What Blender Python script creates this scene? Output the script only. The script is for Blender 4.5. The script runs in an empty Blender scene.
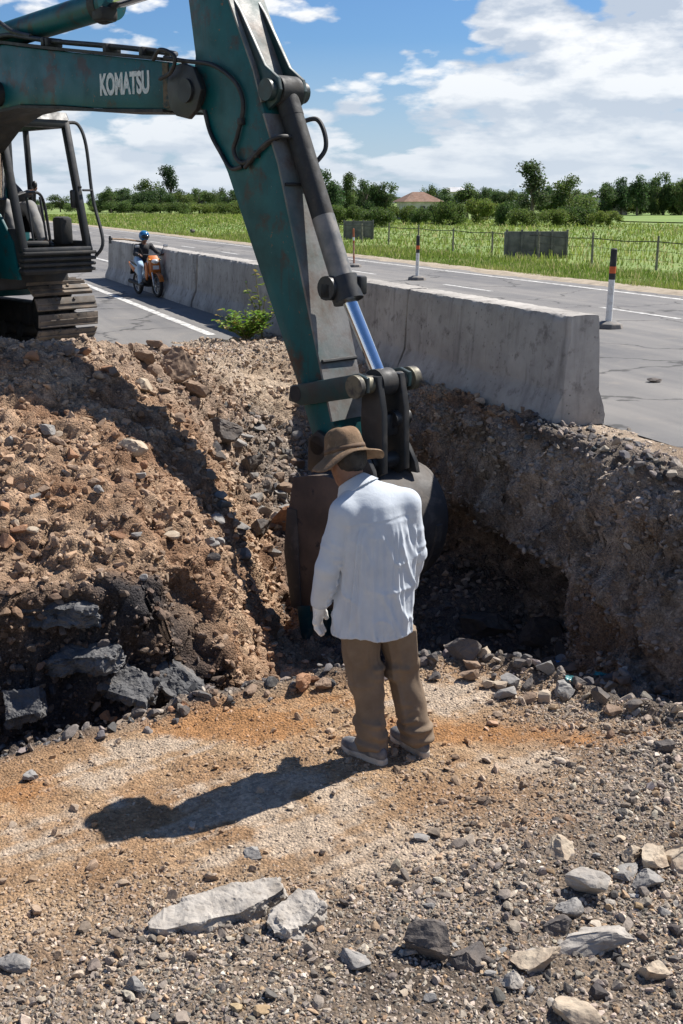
import bpy, bmesh, math, random
import numpy as np
from mathutils import Vector, Matrix, Euler
from mathutils.bvhtree import BVHTree
random.seed(7)
rng = np.random.default_rng(11)
SC = bpy.context.scene
COL = SC.collection
R = math.radians

# ------------------------------------------------------------------ camera
F = 1098.0
PITCH = R(15.77)
CZ = 1.9
cd = bpy.data.cameras.new("camera")
cam = bpy.data.objects.new("camera", cd)
COL.objects.link(cam)
cam.location = (0, 0, CZ)
cam.rotation_euler = (R(90) - PITCH, 0, 0)
cd.sensor_fit = 'VERTICAL'
cd.sensor_height = 24
cd.lens = F / 1024 * 24
cd.clip_start = 0.05
cd.clip_end = 6000
SC.camera = cam
_c, _s = math.cos(PITCH), math.sin(PITCH)


def ray(px, py):
    r, f, u = px - 341.5, F, 512 - py
    return (r, f * _c + u * _s, -f * _s + u * _c)


def onz(px, py, z=0.0):
    d = ray(px, py)
    t = (z - CZ) / d[2]
    return Vector((d[0] * t, d[1] * t, z))


def aty(px, py, y):
    d = ray(px, py)
    t = y / d[1]
    return Vector((d[0] * t, y, CZ + d[2] * t))


def proj_np(P):
    z = P[:, 2] - CZ
    f = P[:, 1] * _c - z * _s
    u = P[:, 1] * _s + z * _c
    f = np.maximum(f, 0.05)
    return 341.5 + F * P[:, 0] / f, 512 - F * u / f, f


# road axes: n = across (to the right), s = along (away)
RD = np.array([-0.3750, 0.9270])
ND = np.array([0.9270, 0.3750])


def ns2xy(n, s):
    return n * ND[0] + s * RD[0], n * ND[1] + s * RD[1]


# ------------------------------------------------------------------ noise
def _hash(ix, iy, iz, seed):
    h = (ix * 374761393 + iy * 668265263 + iz * 2147483647 + seed * 1274126177) & 0xFFFFFFFF
    h = ((h ^ (h >> 13)) * 1274126177) & 0xFFFFFFFF
    h = ((h ^ (h >> 16)) * 2246822519) & 0xFFFFFFFF
    return ((h ^ (h >> 15)) & 0xFFFFFF) / float(0xFFFFFF)


def vnoise(P, seed=0):
    P = np.asarray(P, dtype=np.float64)
    I = np.floor(P).astype(np.int64)
    f = P - I
    f = f * f * f * (f * (f * 6 - 15) + 10)
    r = 0
    for dx in (0, 1):
        wx = f[:, 0] if dx else 1 - f[:, 0]
        for dy in (0, 1):
            wy = f[:, 1] if dy else 1 - f[:, 1]
            for dz in (0, 1):
                wz = f[:, 2] if dz else 1 - f[:, 2]
                r = r + wx * wy * wz * _hash(I[:, 0] + dx, I[:, 1] + dy, I[:, 2] + dz, seed)
    return r * 2 - 1


def fbm(P, sc=1.0, octv=4, seed=0, gain=0.5):
    P = np.asarray(P, dtype=np.float64) * sc
    a, t, r = 1.0, 0.0, 0
    for o in range(octv):
        r = r + a * vnoise(P + 17.3 * o, seed + o)
        t += a
        a *= gain
        P = P * 2.03
    return r / t


def worley(P, sc=1.0, seed=0):
    """distance to the nearest and second nearest cell point, random id of the nearest"""
    P = np.asarray(P, dtype=np.float64) * sc
    I = np.floor(P).astype(np.int64)
    d1 = np.full(len(P), 9.0)
    d2 = np.full(len(P), 9.0)
    rid = np.zeros(len(P))
    for dx in (-1, 0, 1):
        for dy in (-1, 0, 1):
            for dz in (-1, 0, 1):
                a, b, c = I[:, 0] + dx, I[:, 1] + dy, I[:, 2] + dz
                q = np.stack([a + _hash(a, b, c, seed), b + _hash(a, b, c, seed + 1), c + _hash(a, b, c, seed + 2)], 1)
                d = np.sqrt(((q - P) ** 2).sum(1))
                m = d < d1
                d2 = np.where(m, d1, np.minimum(d2, d))
                rid = np.where(m, _hash(a, b, c, seed + 3), rid)
                d1 = np.where(m, d, d1)
    return d1, d2, rid


def ss(x):
    x = np.clip(x, 0, 1)
    return x * x * (3 - 2 * x)


def lerp(a, b, t):
    return a + (b - a) * t


# ------------------------------------------------------------------ object helpers
def link(o, parent=None):
    COL.objects.link(o)
    if parent is not None:
        o.parent = parent
    return o


def tag(o, label=None, cat=None, group=None, kind=None):
    if label: o['label'] = label
    if cat: o['category'] = cat
    if group: o['group'] = group
    if kind: o['kind'] = kind
    return o


def thing(name, label, cat, loc=(0, 0, 0), rz=0.0, group=None):
    o = bpy.data.objects.new(name, None)
    link(o)
    o.empty_display_size = 0.2
    o.location = loc
    o.rotation_euler = (0, 0, rz)
    return tag(o, label, cat, group)


def np_mesh(name, V, Fc, smooth=False, col=None, colF=None):
    V = np.asarray(V, dtype=np.float32)
    Fc = np.asarray(Fc, dtype=np.int32)
    k = Fc.shape[1]
    me = bpy.data.meshes.new(name)
    me.vertices.add(len(V))
    me.vertices.foreach_set('co', V.ravel())
    me.loops.add(Fc.size)
    me.loops.foreach_set('vertex_index', Fc.ravel())
    me.polygons.add(len(Fc))
    me.polygons.foreach_set('loop_start', np.arange(0, Fc.size, k, dtype=np.int32))
    if smooth is not None:
        me.polygons.foreach_set('use_smooth', np.full(len(Fc), bool(smooth)))
    if col is not None:
        col = np.asarray(col, dtype=np.float32)
        if col.shape[1] == 3:
            col = np.concatenate([col, np.ones((len(col), 1), np.float32)], 1)
        a = me.color_attributes.new('Col', 'FLOAT_COLOR', 'POINT')
        a.data.foreach_set('color', col.ravel())
    me.update(calc_edges=True)
    me.validate()
    return me


def np_obj(name, V, Fc, mat, parent=None, smooth=False, col=None):
    me = np_mesh(name, V, Fc, smooth, col)
    me.materials.append(mat)
    return link(bpy.data.objects.new(name, me), parent)


class MB:
    """collects shapes into one mesh"""
    def __init__(self):
        self.bm = bmesh.new()

    def _xf(self, verts, m):
        if m is not None:
            bmesh.ops.transform(self.bm, matrix=m, verts=verts)

    def box(self, c, size, rot=None, bev=0.0):
        r = bmesh.ops.create_cube(self.bm, size=1.0)
        vs = r['verts']
        M = Matrix.Translation(Vector(c))
        if rot is not None:
            M = M @ (rot.to_matrix().to_4x4() if hasattr(rot, 'to_matrix') else rot)
        M = M @ Matrix.Diagonal((*size, 1))
        self._xf(vs, M)
        if bev > 0:
            es = list({e for v in vs for e in v.link_edges})
            bmesh.ops.bevel(self.bm, geom=es, offset=bev, segments=2, affect='EDGES', profile=0.5)
        return self

    def bar(self, a, b, w, h, up=(0, 0, 1), bev=0.0):
        a, b = Vector(a), Vector(b)
        x = (b - a)
        L = x.length
        x.normalize()
        u = Vector(up)
        y = u.cross(x)
        if y.length < 1e-5:
            y = Vector((0, 1, 0)).cross(x)
        y.normalize()
        z = x.cross(y)
        M = Matrix((x, y, z)).transposed().to_4x4()
        return self.box((a + b) / 2, (L, w, h), M, bev)

    def cyl(self, a, b, r1, r2=None, seg=20, caps=True):
        a, b = Vector(a), Vector(b)
        r2 = r1 if r2 is None else r2
        d = b - a
        q = d.to_track_quat('Z', 'Y').to_matrix().to_4x4()
        r = bmesh.ops.create_cone(self.bm, cap_ends=caps, segments=seg, radius1=r1, radius2=r2, depth=d.length)
        self._xf(r['verts'], Matrix.Translation((a + b) / 2) @ q)
        return self

    def prism(self, prof, y0, y1, bev=0.0):
        """prof: list of (x, z); extruded from y0 to y1"""
        bm = self.bm
        A = [bm.verts.new((x, y0, z)) for x, z in prof]
        B = [bm.verts.new((x, y1, z)) for x, z in prof]
        fs = [bm.faces.new(A), bm.faces.new(list(reversed(B)))]
        n = len(prof)
        for i in range(n):
            fs.append(bm.faces.new((A[i], B[i], B[(i + 1) % n], A[(i + 1) % n])))
        bmesh.ops.recalc_face_normals(bm, faces=fs)
        if bev > 0:
            es = list({e for f in fs[:2] for e in f.edges})
            bmesh.ops.bevel(bm, geom=es, offset=bev, segments=2, affect='EDGES', profile=0.5)
        return self

    def tube(self, pts, r, seg=10, sub=6, closed=False):
        pts = [Vector(p) for p in pts]
        if len(pts) > 2 and sub > 1:
            P = [pts[0]] + pts + [pts[-1]]
            out = []
            for i in range(1, len(P) - 2):
                for k in range(sub):
                    t = k / sub
                    a, b, c, d = P[i - 1], P[i], P[i + 1], P[i + 2]
                    out.append(0.5 * ((2 * b) + (c - a) * t + (2 * a - 5 * b + 4 * c - d) * t * t + (3 * b - a - 3 * c + d) * t ** 3))
            out.append(pts[-1])
            pts = out
        rings = []
        prev = None
        for i, p in enumerate(pts):
            t = (pts[min(i + 1, len(pts) - 1)] - pts[max(i - 1, 0)])
            t.normalize()
            if prev is None:
                u = t.orthogonal().normalized()
            else:
                u = (prev - t * prev.dot(t)).normalized()
            prev = u
            v = t.cross(u)
            rr = r(i / (len(pts) - 1)) if callable(r) else r
            rings.append([self.bm.verts.new(p + (u * math.cos(2 * math.pi * k / seg) + v * math.sin(2 * math.pi * k / seg)) * rr) for k in range(seg)])
        for a, b in zip(rings[:-1], rings[1:]):
            for k in range(seg):
                self.bm.faces.new((a[k], a[(k + 1) % seg], b[(k + 1) % seg], b[k]))
        self.bm.faces.new(list(reversed(rings[0])))
        self.bm.faces.new(rings[-1])
        return self

    def torus(self, c, axis, Rm, r, seg=32, rs=10):
        q = Vector(axis).to_track_quat('Z', 'Y')
        c = Vector(c)
        rings = []
        for i in range(seg):
            a = 2 * math.pi * i / seg
            ring = []
            for k in range(rs):
                b = 2 * math.pi * k / rs
                p = Vector(((Rm + r * math.cos(b)) * math.cos(a), (Rm + r * math.cos(b)) * math.sin(a), r * math.sin(b)))
                ring.append(self.bm.verts.new(c + q @ p))
            rings.append(ring)
        for i in range(seg):
            a, b = rings[i], rings[(i + 1) % seg]
            for k in range(rs):
                self.bm.faces.new((a[k], b[k], b[(k + 1) % rs], a[(k + 1) % rs]))
        return self

    def ball(self, c, rad, sub=2, rot=None):
        r = bmesh.ops.create_icosphere(self.bm, subdivisions=sub, radius=1.0)
        M = Matrix.Translation(Vector(c))
        if rot is not None:
            M = M @ rot.to_matrix().to_4x4()
        self._xf(r['verts'], M @ Matrix.Diagonal((*(rad if hasattr(rad, '__len__') else (rad,) * 3), 1)))
        return self

    def obj(self, name, mat, parent=None, smooth=True, angle=35, bevel=0.0):
        bmesh.ops.recalc_face_normals(self.bm, faces=self.bm.faces)
        me = bpy.data.meshes.new(name)
        self.bm.to_mesh(me)
        self.bm.free()
        me.materials.append(mat)
        if smooth:
            me.polygons.foreach_set('use_smooth', np.ones(len(me.polygons), bool))
            me.set_sharp_from_angle(angle=R(angle))
        o = link(bpy.data.objects.new(name, me), parent)
        if bevel > 0:
            m = o.modifiers.new('bevel', 'BEVEL')
            m.width = bevel
            m.segments = 2
            m.limit_method = 'ANGLE'
            m.angle_limit = R(40)
        return o


# ------------------------------------------------------------------ materials
def nt(name):
    m = bpy.data.materials.new(name)
    m.use_nodes = True
    t = m.node_tree
    b = t.nodes['Principled BSDF']
    return m, t, b


def N(t, ty, **kw):
    n = t.nodes.new(ty)
    for k, v in kw.items():
        if k in n.inputs.keys() if isinstance(k, str) else False:
            n.inputs[k].default_value = v
        else:
            setattr(n, k, v)
    return n


def noise(t, co, scale, detail=4, rough=0.55, dist=0.0):
    n = t.nodes.new('ShaderNodeTexNoise')
    n.inputs['Scale'].default_value = scale
    n.inputs['Detail'].default_value = detail
    n.inputs['Roughness'].default_value = rough
    n.inputs['Distortion'].default_value = dist
    t.links.new(co, n.inputs['Vector'])
    return n.outputs['Fac']


def ramp(t, fac, a, b, ca=(0, 0, 0, 1), cb=(1, 1, 1, 1)):
    n = t.nodes.new('ShaderNodeValToRGB')
    n.color_ramp.elements[0].position = a
    n.color_ramp.elements[1].position = b
    n.color_ramp.elements[0].color = ca
    n.color_ramp.elements[1].color = cb
    t.links.new(fac, n.inputs['Fac'])
    return n.outputs['Color']


def mix(t, fac, a, b, mode='MIX'):
    n = t.nodes.new('ShaderNodeMix')
    n.data_type = 'RGBA'
    n.blend_type = mode
    for s, v in ((n.inputs['Factor'], fac), (n.inputs['A'], a), (n.inputs['B'], b)):
        if hasattr(v, 'links') or hasattr(v, 'is_linked'):
            t.links.new(v, s)
        elif isinstance(v, (int, float)):
            s.default_value = v
        else:
            s.default_value = (*v[:3], 1)
    return n.outputs['Result']


def math_(t, op, a, b=0.0, clamp=False):
    n = t.nodes.new('ShaderNodeMath')
    n.operation = op
    n.use_clamp = clamp
    for s, v in zip(n.inputs, (a, b)):
        if isinstance(v, (int, float)):
            s.default_value = v
        else:
            t.links.new(v, s)
    return n.outputs[0]


def bump(t, b, h, strength=0.5, dist=0.01):
    n = t.nodes.new('ShaderNodeBump')
    n.inputs['Strength'].default_value = strength
    n.inputs['Distance'].default_value = dist
    t.links.new(h, n.inputs['Height'])
    t.links.new(n.outputs['Normal'], b.inputs['Normal'])


def objco(t):
    return t.nodes.new('ShaderNodeTexCoord').outputs['Object']


def geopos(t):
    return t.nodes.new('ShaderNodeNewGeometry').outputs['Position']


def pm(name, c, c2=None, sc=6.0, thr=(0.42, 0.62), rough=0.6, metal=0.0, bstr=0.0, bsc=60.0, bdist=0.005, var=0.12, c3=None, sc3=25, thr3=(0.6, 0.68), spec=0.5, chips=False):
    m, t, b = nt(name)
    co = objco(t)
    base = mix(t, noise(t, co, sc * 3.1, 5), tuple(x * (1 - var) for x in c), tuple(min(1, x * (1 + var)) for x in c))
    if c2 is not None:
        base = mix(t, ramp(t, noise(t, co, sc, 7, 0.62), *thr), base, c2)
    if c3 is not None:
        base = mix(t, ramp(t, noise(t, co, sc3, 6, 0.65), *thr3), base, c3)
    if chips:
        base = mix(t, ramp(t, noise(t, co, 17, 8, .72), .635, .655), base, (.17, .085, .045))
        sp = t.nodes.new('ShaderNodeMapping')
        sp.inputs['Scale'].default_value = (7, 7, .7)
        t.links.new(co, sp.inputs['Vector'])
        base = mix(t, math_(t, 'MULTIPLY', ramp(t, noise(t, sp.outputs[0], 2.5, 6, .7), .56, .72), .55), base, (.03, .03, .027))
        base = mix(t, math_(t, 'MULTIPLY', ramp(t, noise(t, co, 38, 8, .8), .64, .68), .6), base, (.30, .33, .31))
    t.links.new(base, b.inputs['Base Color'])
    b.inputs['Roughness'].default_value = rough
    if c2 is not None and metal < 0.5:
        rr = ramp(t, noise(t, co, sc * 2, 4), 0.3, 0.7, (rough * 0.8,) * 3 + (1,), (min(1, rough * 1.25),) * 3 + (1,))
        t.links.new(rr, b.inputs['Roughness'])
    b.inputs['Metallic'].default_value = metal
    b.inputs['Specular IOR Level'].default_value = spec
    if bstr > 0:
        bump(t, b, noise(t, co, bsc, 5, 0.6), bstr, bdist)
    return m


def attr_mat(name, rough=0.95, sc=40.0, var=0.35, bstr=0.6, bsc=60.0, bdist=0.004, spec=0.2, world=True):
    m, t, b = nt(name)
    a = t.nodes.new('ShaderNodeAttribute')
    a.attribute_name = 'Col'
    co = geopos(t) if world else objco(t)
    k = ramp(t, noise(t, co, sc, 6, 0.7), 0.25, 0.75, (1 - var,) * 3 + (1,), (1 + var,) * 3 + (1,))
    t.links.new(mix(t, 1.0, a.outputs['Color'], k, 'MULTIPLY'), b.inputs['Base Color'])
    b.inputs['Roughness'].default_value = rough
    b.inputs['Specular IOR Level'].default_value = spec
    bump(t, b, noise(t, co, bsc, 6, 0.7), bstr, bdist)
    return m

# ------------------------------------------------------------------ light, sky
SUNAZ = Vector((0.827, 0.562)).normalized()
SUNEL = R(51)
SUN = Vector((SUNAZ.x * math.cos(SUNEL), SUNAZ.y * math.cos(SUNEL), math.sin(SUNEL)))
sd = bpy.data.lights.new("sun", 'SUN')
sd.energy = 5.0
sd.angle = R(0.55)
sd.color = (1.0, 0.95, 0.88)
so = bpy.data.objects.new("sun", sd)
link(so)
so.rotation_euler = SUN.to_track_quat('Z', 'Y').to_euler()
so.location = (20, 14, 30)

W = bpy.data.worlds.new("World")
SC.world = W
W.use_nodes = True
t = W.node_tree
bg = t.nodes['Background']
sky = t.nodes.new('ShaderNodeTexSky')
sky.sky_type = 'NISHITA'
sky.sun_disc = False
sky.sun_elevation = SUNEL
sky.sun_rotation = math.atan2(SUN.x, SUN.y)
sky.air_density = 1.0
sky.dust_density = 0.4
sky.ozone_density = 2.0
bg.inputs['Strength'].default_value = 0.055
tc = t.nodes.new('ShaderNodeTexCoord')
sep = t.nodes.new('ShaderNodeSeparateXYZ')
t.links.new(tc.outputs['Generated'], sep.inputs[0])
zc_ = math_(t, 'MAXIMUM', sep.outputs['Z'], 0.0)


def cloudco(off, sx=9.5, sz=21.0):
    cmb = t.nodes.new('ShaderNodeCombineXYZ')
    t.links.new(math_(t, 'ADD', math_(t, 'MULTIPLY', sep.outputs['X'], sx), off[0]), cmb.inputs[0])
    t.links.new(math_(t, 'ADD', math_(t, 'MULTIPLY', sep.outputs['Y'], sx), off[1]), cmb.inputs[1])
    t.links.new(math_(t, 'ADD', math_(t, 'MULTIPLY', math_(t, 'POWER', zc_, 0.8), sz), off[2]), cmb.inputs[2])
    return cmb.outputs[0]


def toward(px, py, lo, hi, amt):
    """a soft patch of the sky around one compass direction"""
    d = Vector(ray(px, py)).normalized()
    n = t.nodes.new('ShaderNodeVectorMath')
    n.operation = 'DOT_PRODUCT'
    n.inputs[1].default_value = d
    t.links.new(tc.outputs['Generated'], n.inputs[0])
    return math_(t, 'MULTIPLY', ramp(t, n.outputs['Value'], math.cos(R(lo)), math.cos(R(hi))), amt)


OFF = (2.3, 5.1, 0.6)
n1 = noise(t, cloudco(OFF), 1.0, 12, 0.55, 0.05)
n2 = noise(t, cloudco((OFF[0] + 0.10, OFF[1], OFF[2] + 0.42)), 1.0, 12, 0.55, 0.05)
low = ramp(t, sep.outputs['Z'], 0.0, 0.16, (0.10, 0.10, 0.10, 1), (0.0, 0.0, 0.0, 1))

def puffs(sc, amt):
    v = t.nodes.new('ShaderNodeTexVoronoi')
    v.feature = 'SMOOTH_F1'
    v.inputs['Smoothness'].default_value = .35
    v.inputs['Scale'].default_value = sc
    t.links.new(cloudco(OFF), v.inputs['Vector'])
    return math_(t, 'MULTIPLY', math_(t, 'SUBTRACT', .42, v.outputs['Distance']), amt)


dens = math_(t, 'ADD', math_(t, 'ADD', n1, low), math_(t, 'ADD', puffs(1.6, .22), puffs(4.5, .14)))
dens = math_(t, 'SUBTRACT', dens, toward(400, 35, 7.5, 1.0, .16))
dens = math_(t, 'SUBTRACT', dens, toward(90, 10, 6, 1.0, .12))
dens = math_(t, 'ADD', dens, toward(570, 70, 9, 1.5, .12))
dens = math_(t, 'ADD', dens, toward(300, 110, 6, 1.0, .05))
# fair-weather clouds stand low; overhead the sky is clear
dens = math_(t, 'SUBTRACT', dens, ramp(t, sep.outputs['Z'], 0.24, 0.50, (0, 0, 0, 1), (.30, .30, .30, 1)))
mask = ramp(t, dens, 0.405, 0.485)
shade = ramp(t, math_(t, 'ADD', math_(t, 'SUBTRACT', n1, n2), 0.5), 0.42, 0.58)
ccol = mix(t, shade, (6.3, 7.1, 8.3), (11.8, 11.9, 12.0))
hz = ramp(t, sep.outputs['Z'], 0.0, 0.13, (.85, .85, .85, 1), (0, 0, 0, 1))
ccol = mix(t, hz, ccol, (7.6, 8.5, 9.6))
skyc = mix(t, 1.0, sky.outputs['Color'], (.60, .86, 1.18), 'MULTIPLY')
skyc = mix(t, hz, skyc, (6.2, 7.4, 9.0))
t.links.new(mix(t, math_(t, 'MULTIPLY', mask, 0.93), skyc, ccol), bg.inputs['Color'])

SC.view_settings.view_transform = 'Standard'
SC.view_settings.look = 'None'
SC.view_settings.exposure = 0.70
SC.view_settings.gamma = 1.0
SC.view_settings.use_curve_mapping = False
SC.cycles.use_denoising = True
SC.cycles.max_bounces = 6
SC.cycles.transparent_max_bounces = 8
# ------------------------------------------------------------------ ground (excavation)
NN, NS = 700, 840


def edge_s(n):
    return np.interp(n, [-7, 0, .5, 1.4, 2.2, 3.0, 3.4, 3.7, 4.5, 5.5], [5.3, 5.4, 5.55, 5.65, 5.65, 5.6, 5.2, 4.6, 3.5, 2.7])


def base_h(n, s):
    P = np.stack([n, s, np.zeros_like(n)], 1)
    wob = fbm(P, 1.3, 3, 5)
    wob2 = fbm(P, 0.7, 3, 9)
    man = np.exp(-((n - 2.15) ** 2 + (s - 4.63) ** 2) / 0.25)
    flat = -0.85 + (0.05 * wob2 + 0.02 * wob) * (1 - man)
    e = edge_s(n) + 0.16 * wob
    flat = flat + 0.05 * np.exp(-((s - e + 0.12) / 0.12) ** 2) * (0.6 + wob)
    flat = flat + 0.10 * ss((0.25 - n) / 0.6) * ss((s - 3.9) / 0.6)
    zp = np.interp(n, [-7, 1.2, 2.0, 3, 5], [-1.5, -1.5, -1.8, -1.8, -1.55]) + 0.10 * wob
    zp = zp - 0.75 * np.exp(-(((n - 4.1) / 0.75) ** 2 + ((s - 7.9) / 1.2) ** 2))
    zp = zp + 0.30 * np.exp(-(((n - 4.6) / 0.5) ** 2 + ((s - 5.2) / 1.0) ** 2))
    w1 = np.interp(n, [1.5, 2.6, 3.2, 4], [0.40, 0.45, .8, 1.3])
    z = lerp(flat, zp, ss((s - e) / w1))
    # spoil heap
    st = np.interp(n, [-7, 0, 1.3, 2, 2.6, 3.2, 4, 5], [7.05, 7.05, 7.0, 7.3, 8.2, 9.2, 9.9, 10.2]) + 0.12 * wob
    zt = np.interp(n, [-7, 1.5, 2.0, 2.6, 3, 5], [-.60, -.60, -1.05, -1.5, -1.75, -2.1])
    sc_ = np.interp(n, [-7, 1, 2, 3, 4, 5], [10.0, 10.0, 10.6, 11.7, 12.9, 13.2])
    zc = np.interp(n, [-7, -1, .5, 1.3, 2.0, 2.6, 3.2, 3.8, 4.3, 5], [.86, .84, .74, .66, .52, .36, .16, .07, .05, .05])
    u = (s - st) / (sc_ - st)
    bulge = 0.10 * np.exp(-((u - .45) / .3) ** 2) * ss((2.2 - n) / 1.0)
    zm = zt + (zc - zt) * np.clip(u, 0, 1) ** np.interp(n, [1.4, 2.2, 3.2], [.92, .66, .8]) + bulge + 0.10 * wob2 * ss(u * 3) * ss((4.5 - n) / 1.5)
    # gully between the heap and the right part of the slope
    zm = zm - 0.22 * np.exp(-((n - 2.75 - 0.12 * (s - 8)) / 0.28) ** 2) * ss((s - 7.6) / .8) * ss((11.2 - s) / 0.9)
    back = ss((s - sc_ - 0.15) / 1.7)
    zm = np.where(s > sc_, lerp(zm, -0.05, back), zm)
    w2 = np.interp(n, [-7, 1.6, 2.6], [0.16, 0.16, 0.6])
    z = lerp(z, zm, ss((s - (st - w2)) / w2))
    # spilled dirt on the road at the weed
    spill = ss((n - 2.9) / 1.2) * ss((15.6 - s + 0.8 * wob) / 1.2) * ss((s - 11.5) / 1.0) * ss((5.6 - n) / .3)
    z = z + spill * 0.085
    # trench wall beside the barrier
    nw = 4.70 + 0.10 * wob + 0.10 * fbm(P, 2.5, 2, 21)
    top = 0.045 * ss((6.5 + 0.4 * wob - n) / 0.9) * ss((8.6 - s) / 0.6) - 0.045 + 0.02 * ss((5.5 - n) / .2) + 0.05 * ss((5.55 - n) / .2) * ss((s - 7.5) / 1)
    z = lerp(z, top, ss((n - nw) / 0.36))
    return z


def arclen(Aco, axis, target):
    """re-space grid points evenly along the surface (axis 0 or 1)"""
    A = np.moveaxis(Aco, axis, 0)
    d = np.sqrt((np.diff(A, axis=0) ** 2).sum(-1))
    L = np.concatenate([np.zeros((1, A.shape[1])), np.cumsum(d, 0)], 0)
    out = np.empty((target, A.shape[1], 3))
    for j in range(A.shape[1]):
        q = np.linspace(0, L[-1, j], target)
        for k in range(3):
            out[:, j, k] = np.interp(q, L[:, j], A[:, j, k])
    return np.moveaxis(out, 0, axis)


nn = np.linspace(-5.5, 7.2, NN)
sv = np.concatenate([np.linspace(-2, 1.8, 30)[:-1], np.linspace(1.8, 11.5, 660)[:-1], np.linspace(11.5, 16.2, NS - 688)])
gn, gs = np.meshgrid(nn, sv, indexing='ij')
H = base_h(gn.ravel(), gs.ravel()).reshape(gn.shape)
G = np.stack([gn, gs, H], -1)
ga = arclen(G, 0, NN)
G = 0.35 * G + 0.65 * ga
G[..., 2] = base_h(G[..., 0].ravel(), G[..., 1].ravel()).reshape(G.shape[:2])
lo = G[:, :30]
hi = arclen(G[:, 30:], 1, NS - 30)
G = np.concatenate([lo, 0.4 * G[:, 30:] + 0.6 * hi], 1)
G[..., 2] = base_h(G[..., 0].ravel(), G[..., 1].ravel()).reshape(G.shape[:2])


def grid_normals(V):
    du = np.gradient(V, axis=0)
    dv = np.gradient(V, axis=1)
    n = np.cross(du, dv)
    n /= np.linalg.norm(n, axis=-1, keepdims=True) + 1e-12
    return n, np.linalg.norm(np.cross(du, dv), axis=-1)


gnS, gsS = G[..., 0].copy().ravel(), G[..., 1].copy().ravel()
X, Y = ns2xy(G[..., 0], G[..., 1])
V = np.stack([X, Y, G[..., 2]], -1)
nrm, _ = grid_normals(V)
P = V.reshape(-1, 3)
z0 = P[:, 2].copy()
# zones
st_ = np.interp(gnS, [-7, 0, 1.3, 2, 2.6, 3.2, 4, 5], [7.05, 7.05, 7.0, 7.1, 7.4, 7.7, 8.2, 8.6])
w_wall = ss((gnS - 4.45) / 0.3) * ss((5.35 - gnS) / 0.25) * (1 - ss((z0 + 0.12) / 0.12))
w_road = ss((z0 + 0.2) / 0.15) * ss((gnS - 5.2) / 0.4) + ss((gsS - 11.5) / 0.6)
w_road = np.clip(w_road, 0, 1)
w_flat = ss((edge_s(gnS) - gsS + 0.05) / 0.3) * (1 - w_wall) * (1 - ss((gnS - 4.6) / 0.3))
w_heap = ss((gsS - st_ + 0.5) / 0.4) * (1 - w_wall) * (1 - w_road)
w_pit = np.clip(1 - w_flat - w_heap - w_wall - w_road, 0, 1)
w_cut = np.exp(-((gsS - st_ + 0.12) / 0.22) ** 2) * ss((2.3 - gnS) / .5)
# displacement
spillz = ss((gsS - 11) / .6) * ss((15.4 - gsS) / .6) * ss((5.25 - gnS) / .3) * ss((gnS - 2.6) / .5)
d1, d2, rid = worley(P, 9.0, 3)
lump = (0.55 - d1) * 0.06
d1b, d2b, ridb = worley(P, 4.0, 8)
lumpb = (0.5 - d1b) * 0.12
fine = fbm(P, 14, 4, 31)
mid = fbm(P, 4, 4, 37)
rid_ = 1 - np.abs(fbm(P * np.array([1, 1, .45]), 3.2, 5, 41)) * 3
disp = (w_heap * (lump * 1.0 + lumpb * 0.7 + 0.05 * mid + 0.016 * fine + (rid - .5) * .035 + (ridb - .5) * .05)
        + w_pit * (lump + lumpb * 0.4 + 0.03 * mid)
        + w_wall * (0.09 * rid_ + 0.14 * mid + 0.06 * fine + lump * 0.9 + (ridb - .5) * .09 + (rid - .5) * .04)
        + w_flat * (0.014 * mid + 0.012 * fine)
        + w_road * (0.012 * mid + 0.010 * fine) + spillz * (lump * .7 + lumpb * .55 + .03 * mid + (ridb - .5) * .05) + w_cut * (0.10 * mid + lumpb * .5 + .04 * rid_))
man = np.exp(-((gnS - 2.15) ** 2 + (gsS - 4.63) ** 2) / 0.16)
disp *= (1 - man)
P = P + nrm.reshape(-1, 3) * disp[:, None]
# undercut below the barrier: the wall hollows out behind the bucket
cave = ss((gsS - 6.95) / 0.35) * ss((10.2 - gsS) / 1.0) * ss((-0.95 - z0) / 0.35) * ss((gnS - 4.3) / 0.25) * ss((5.6 - gnS) / .4)
P[:, 0] += ND[0] * cave * 0.85
P[:, 1] += ND[1] * cave * 0.85
# hollow in the face of the cut below the heap (left)
hx, hy = ns2xy(1.75, 7.05)
hol = np.exp(-((gnS - 1.75) / .28) ** 2 - ((gsS - 7.05) / .4) ** 2 - ((z0 + .85) / .3) ** 2)
P[:, 0] += RD[0] * hol * 0.35
P[:, 1] += RD[1] * hol * 0.35
V = P.reshape(V.shape)
nrm, area = grid_normals(V)
NRM = nrm.reshape(-1, 3)
AREA = area.ravel()
P = V.reshape(-1, 3)


def blob(px, py, rx, ry, z=-0.85, ang=0.0):
    c = onz(px, py, z)
    dx, dy = P[:, 0] - c.x, P[:, 1] - c.y
    ca, sa = math.cos(ang), math.sin(ang)
    a, b = (dx * ca + dy * sa) / rx, (-dx * sa + dy * ca) / ry
    return np.exp(-(a * a + b * b))


fA = fbm(P, 0.9, 4, 51)
fB = fbm(P, 3.0, 4, 55)
fC = fbm(P, 11.0, 4, 59)
_u = P[:, 0] * .80 + P[:, 1] * .60
_v = -P[:, 0] * .60 + P[:, 1] * .80
stre = fbm(np.stack([_u * 2.0, _v * 20, _u * 0], 1), 1.0, 4, 61) + .7 * fbm(np.stack([_u * 18, _v * 1.8, _u * 0 + 5], 1), 1.0, 4, 63)


def C(*v):
    return np.array(v)[None, :]


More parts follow.
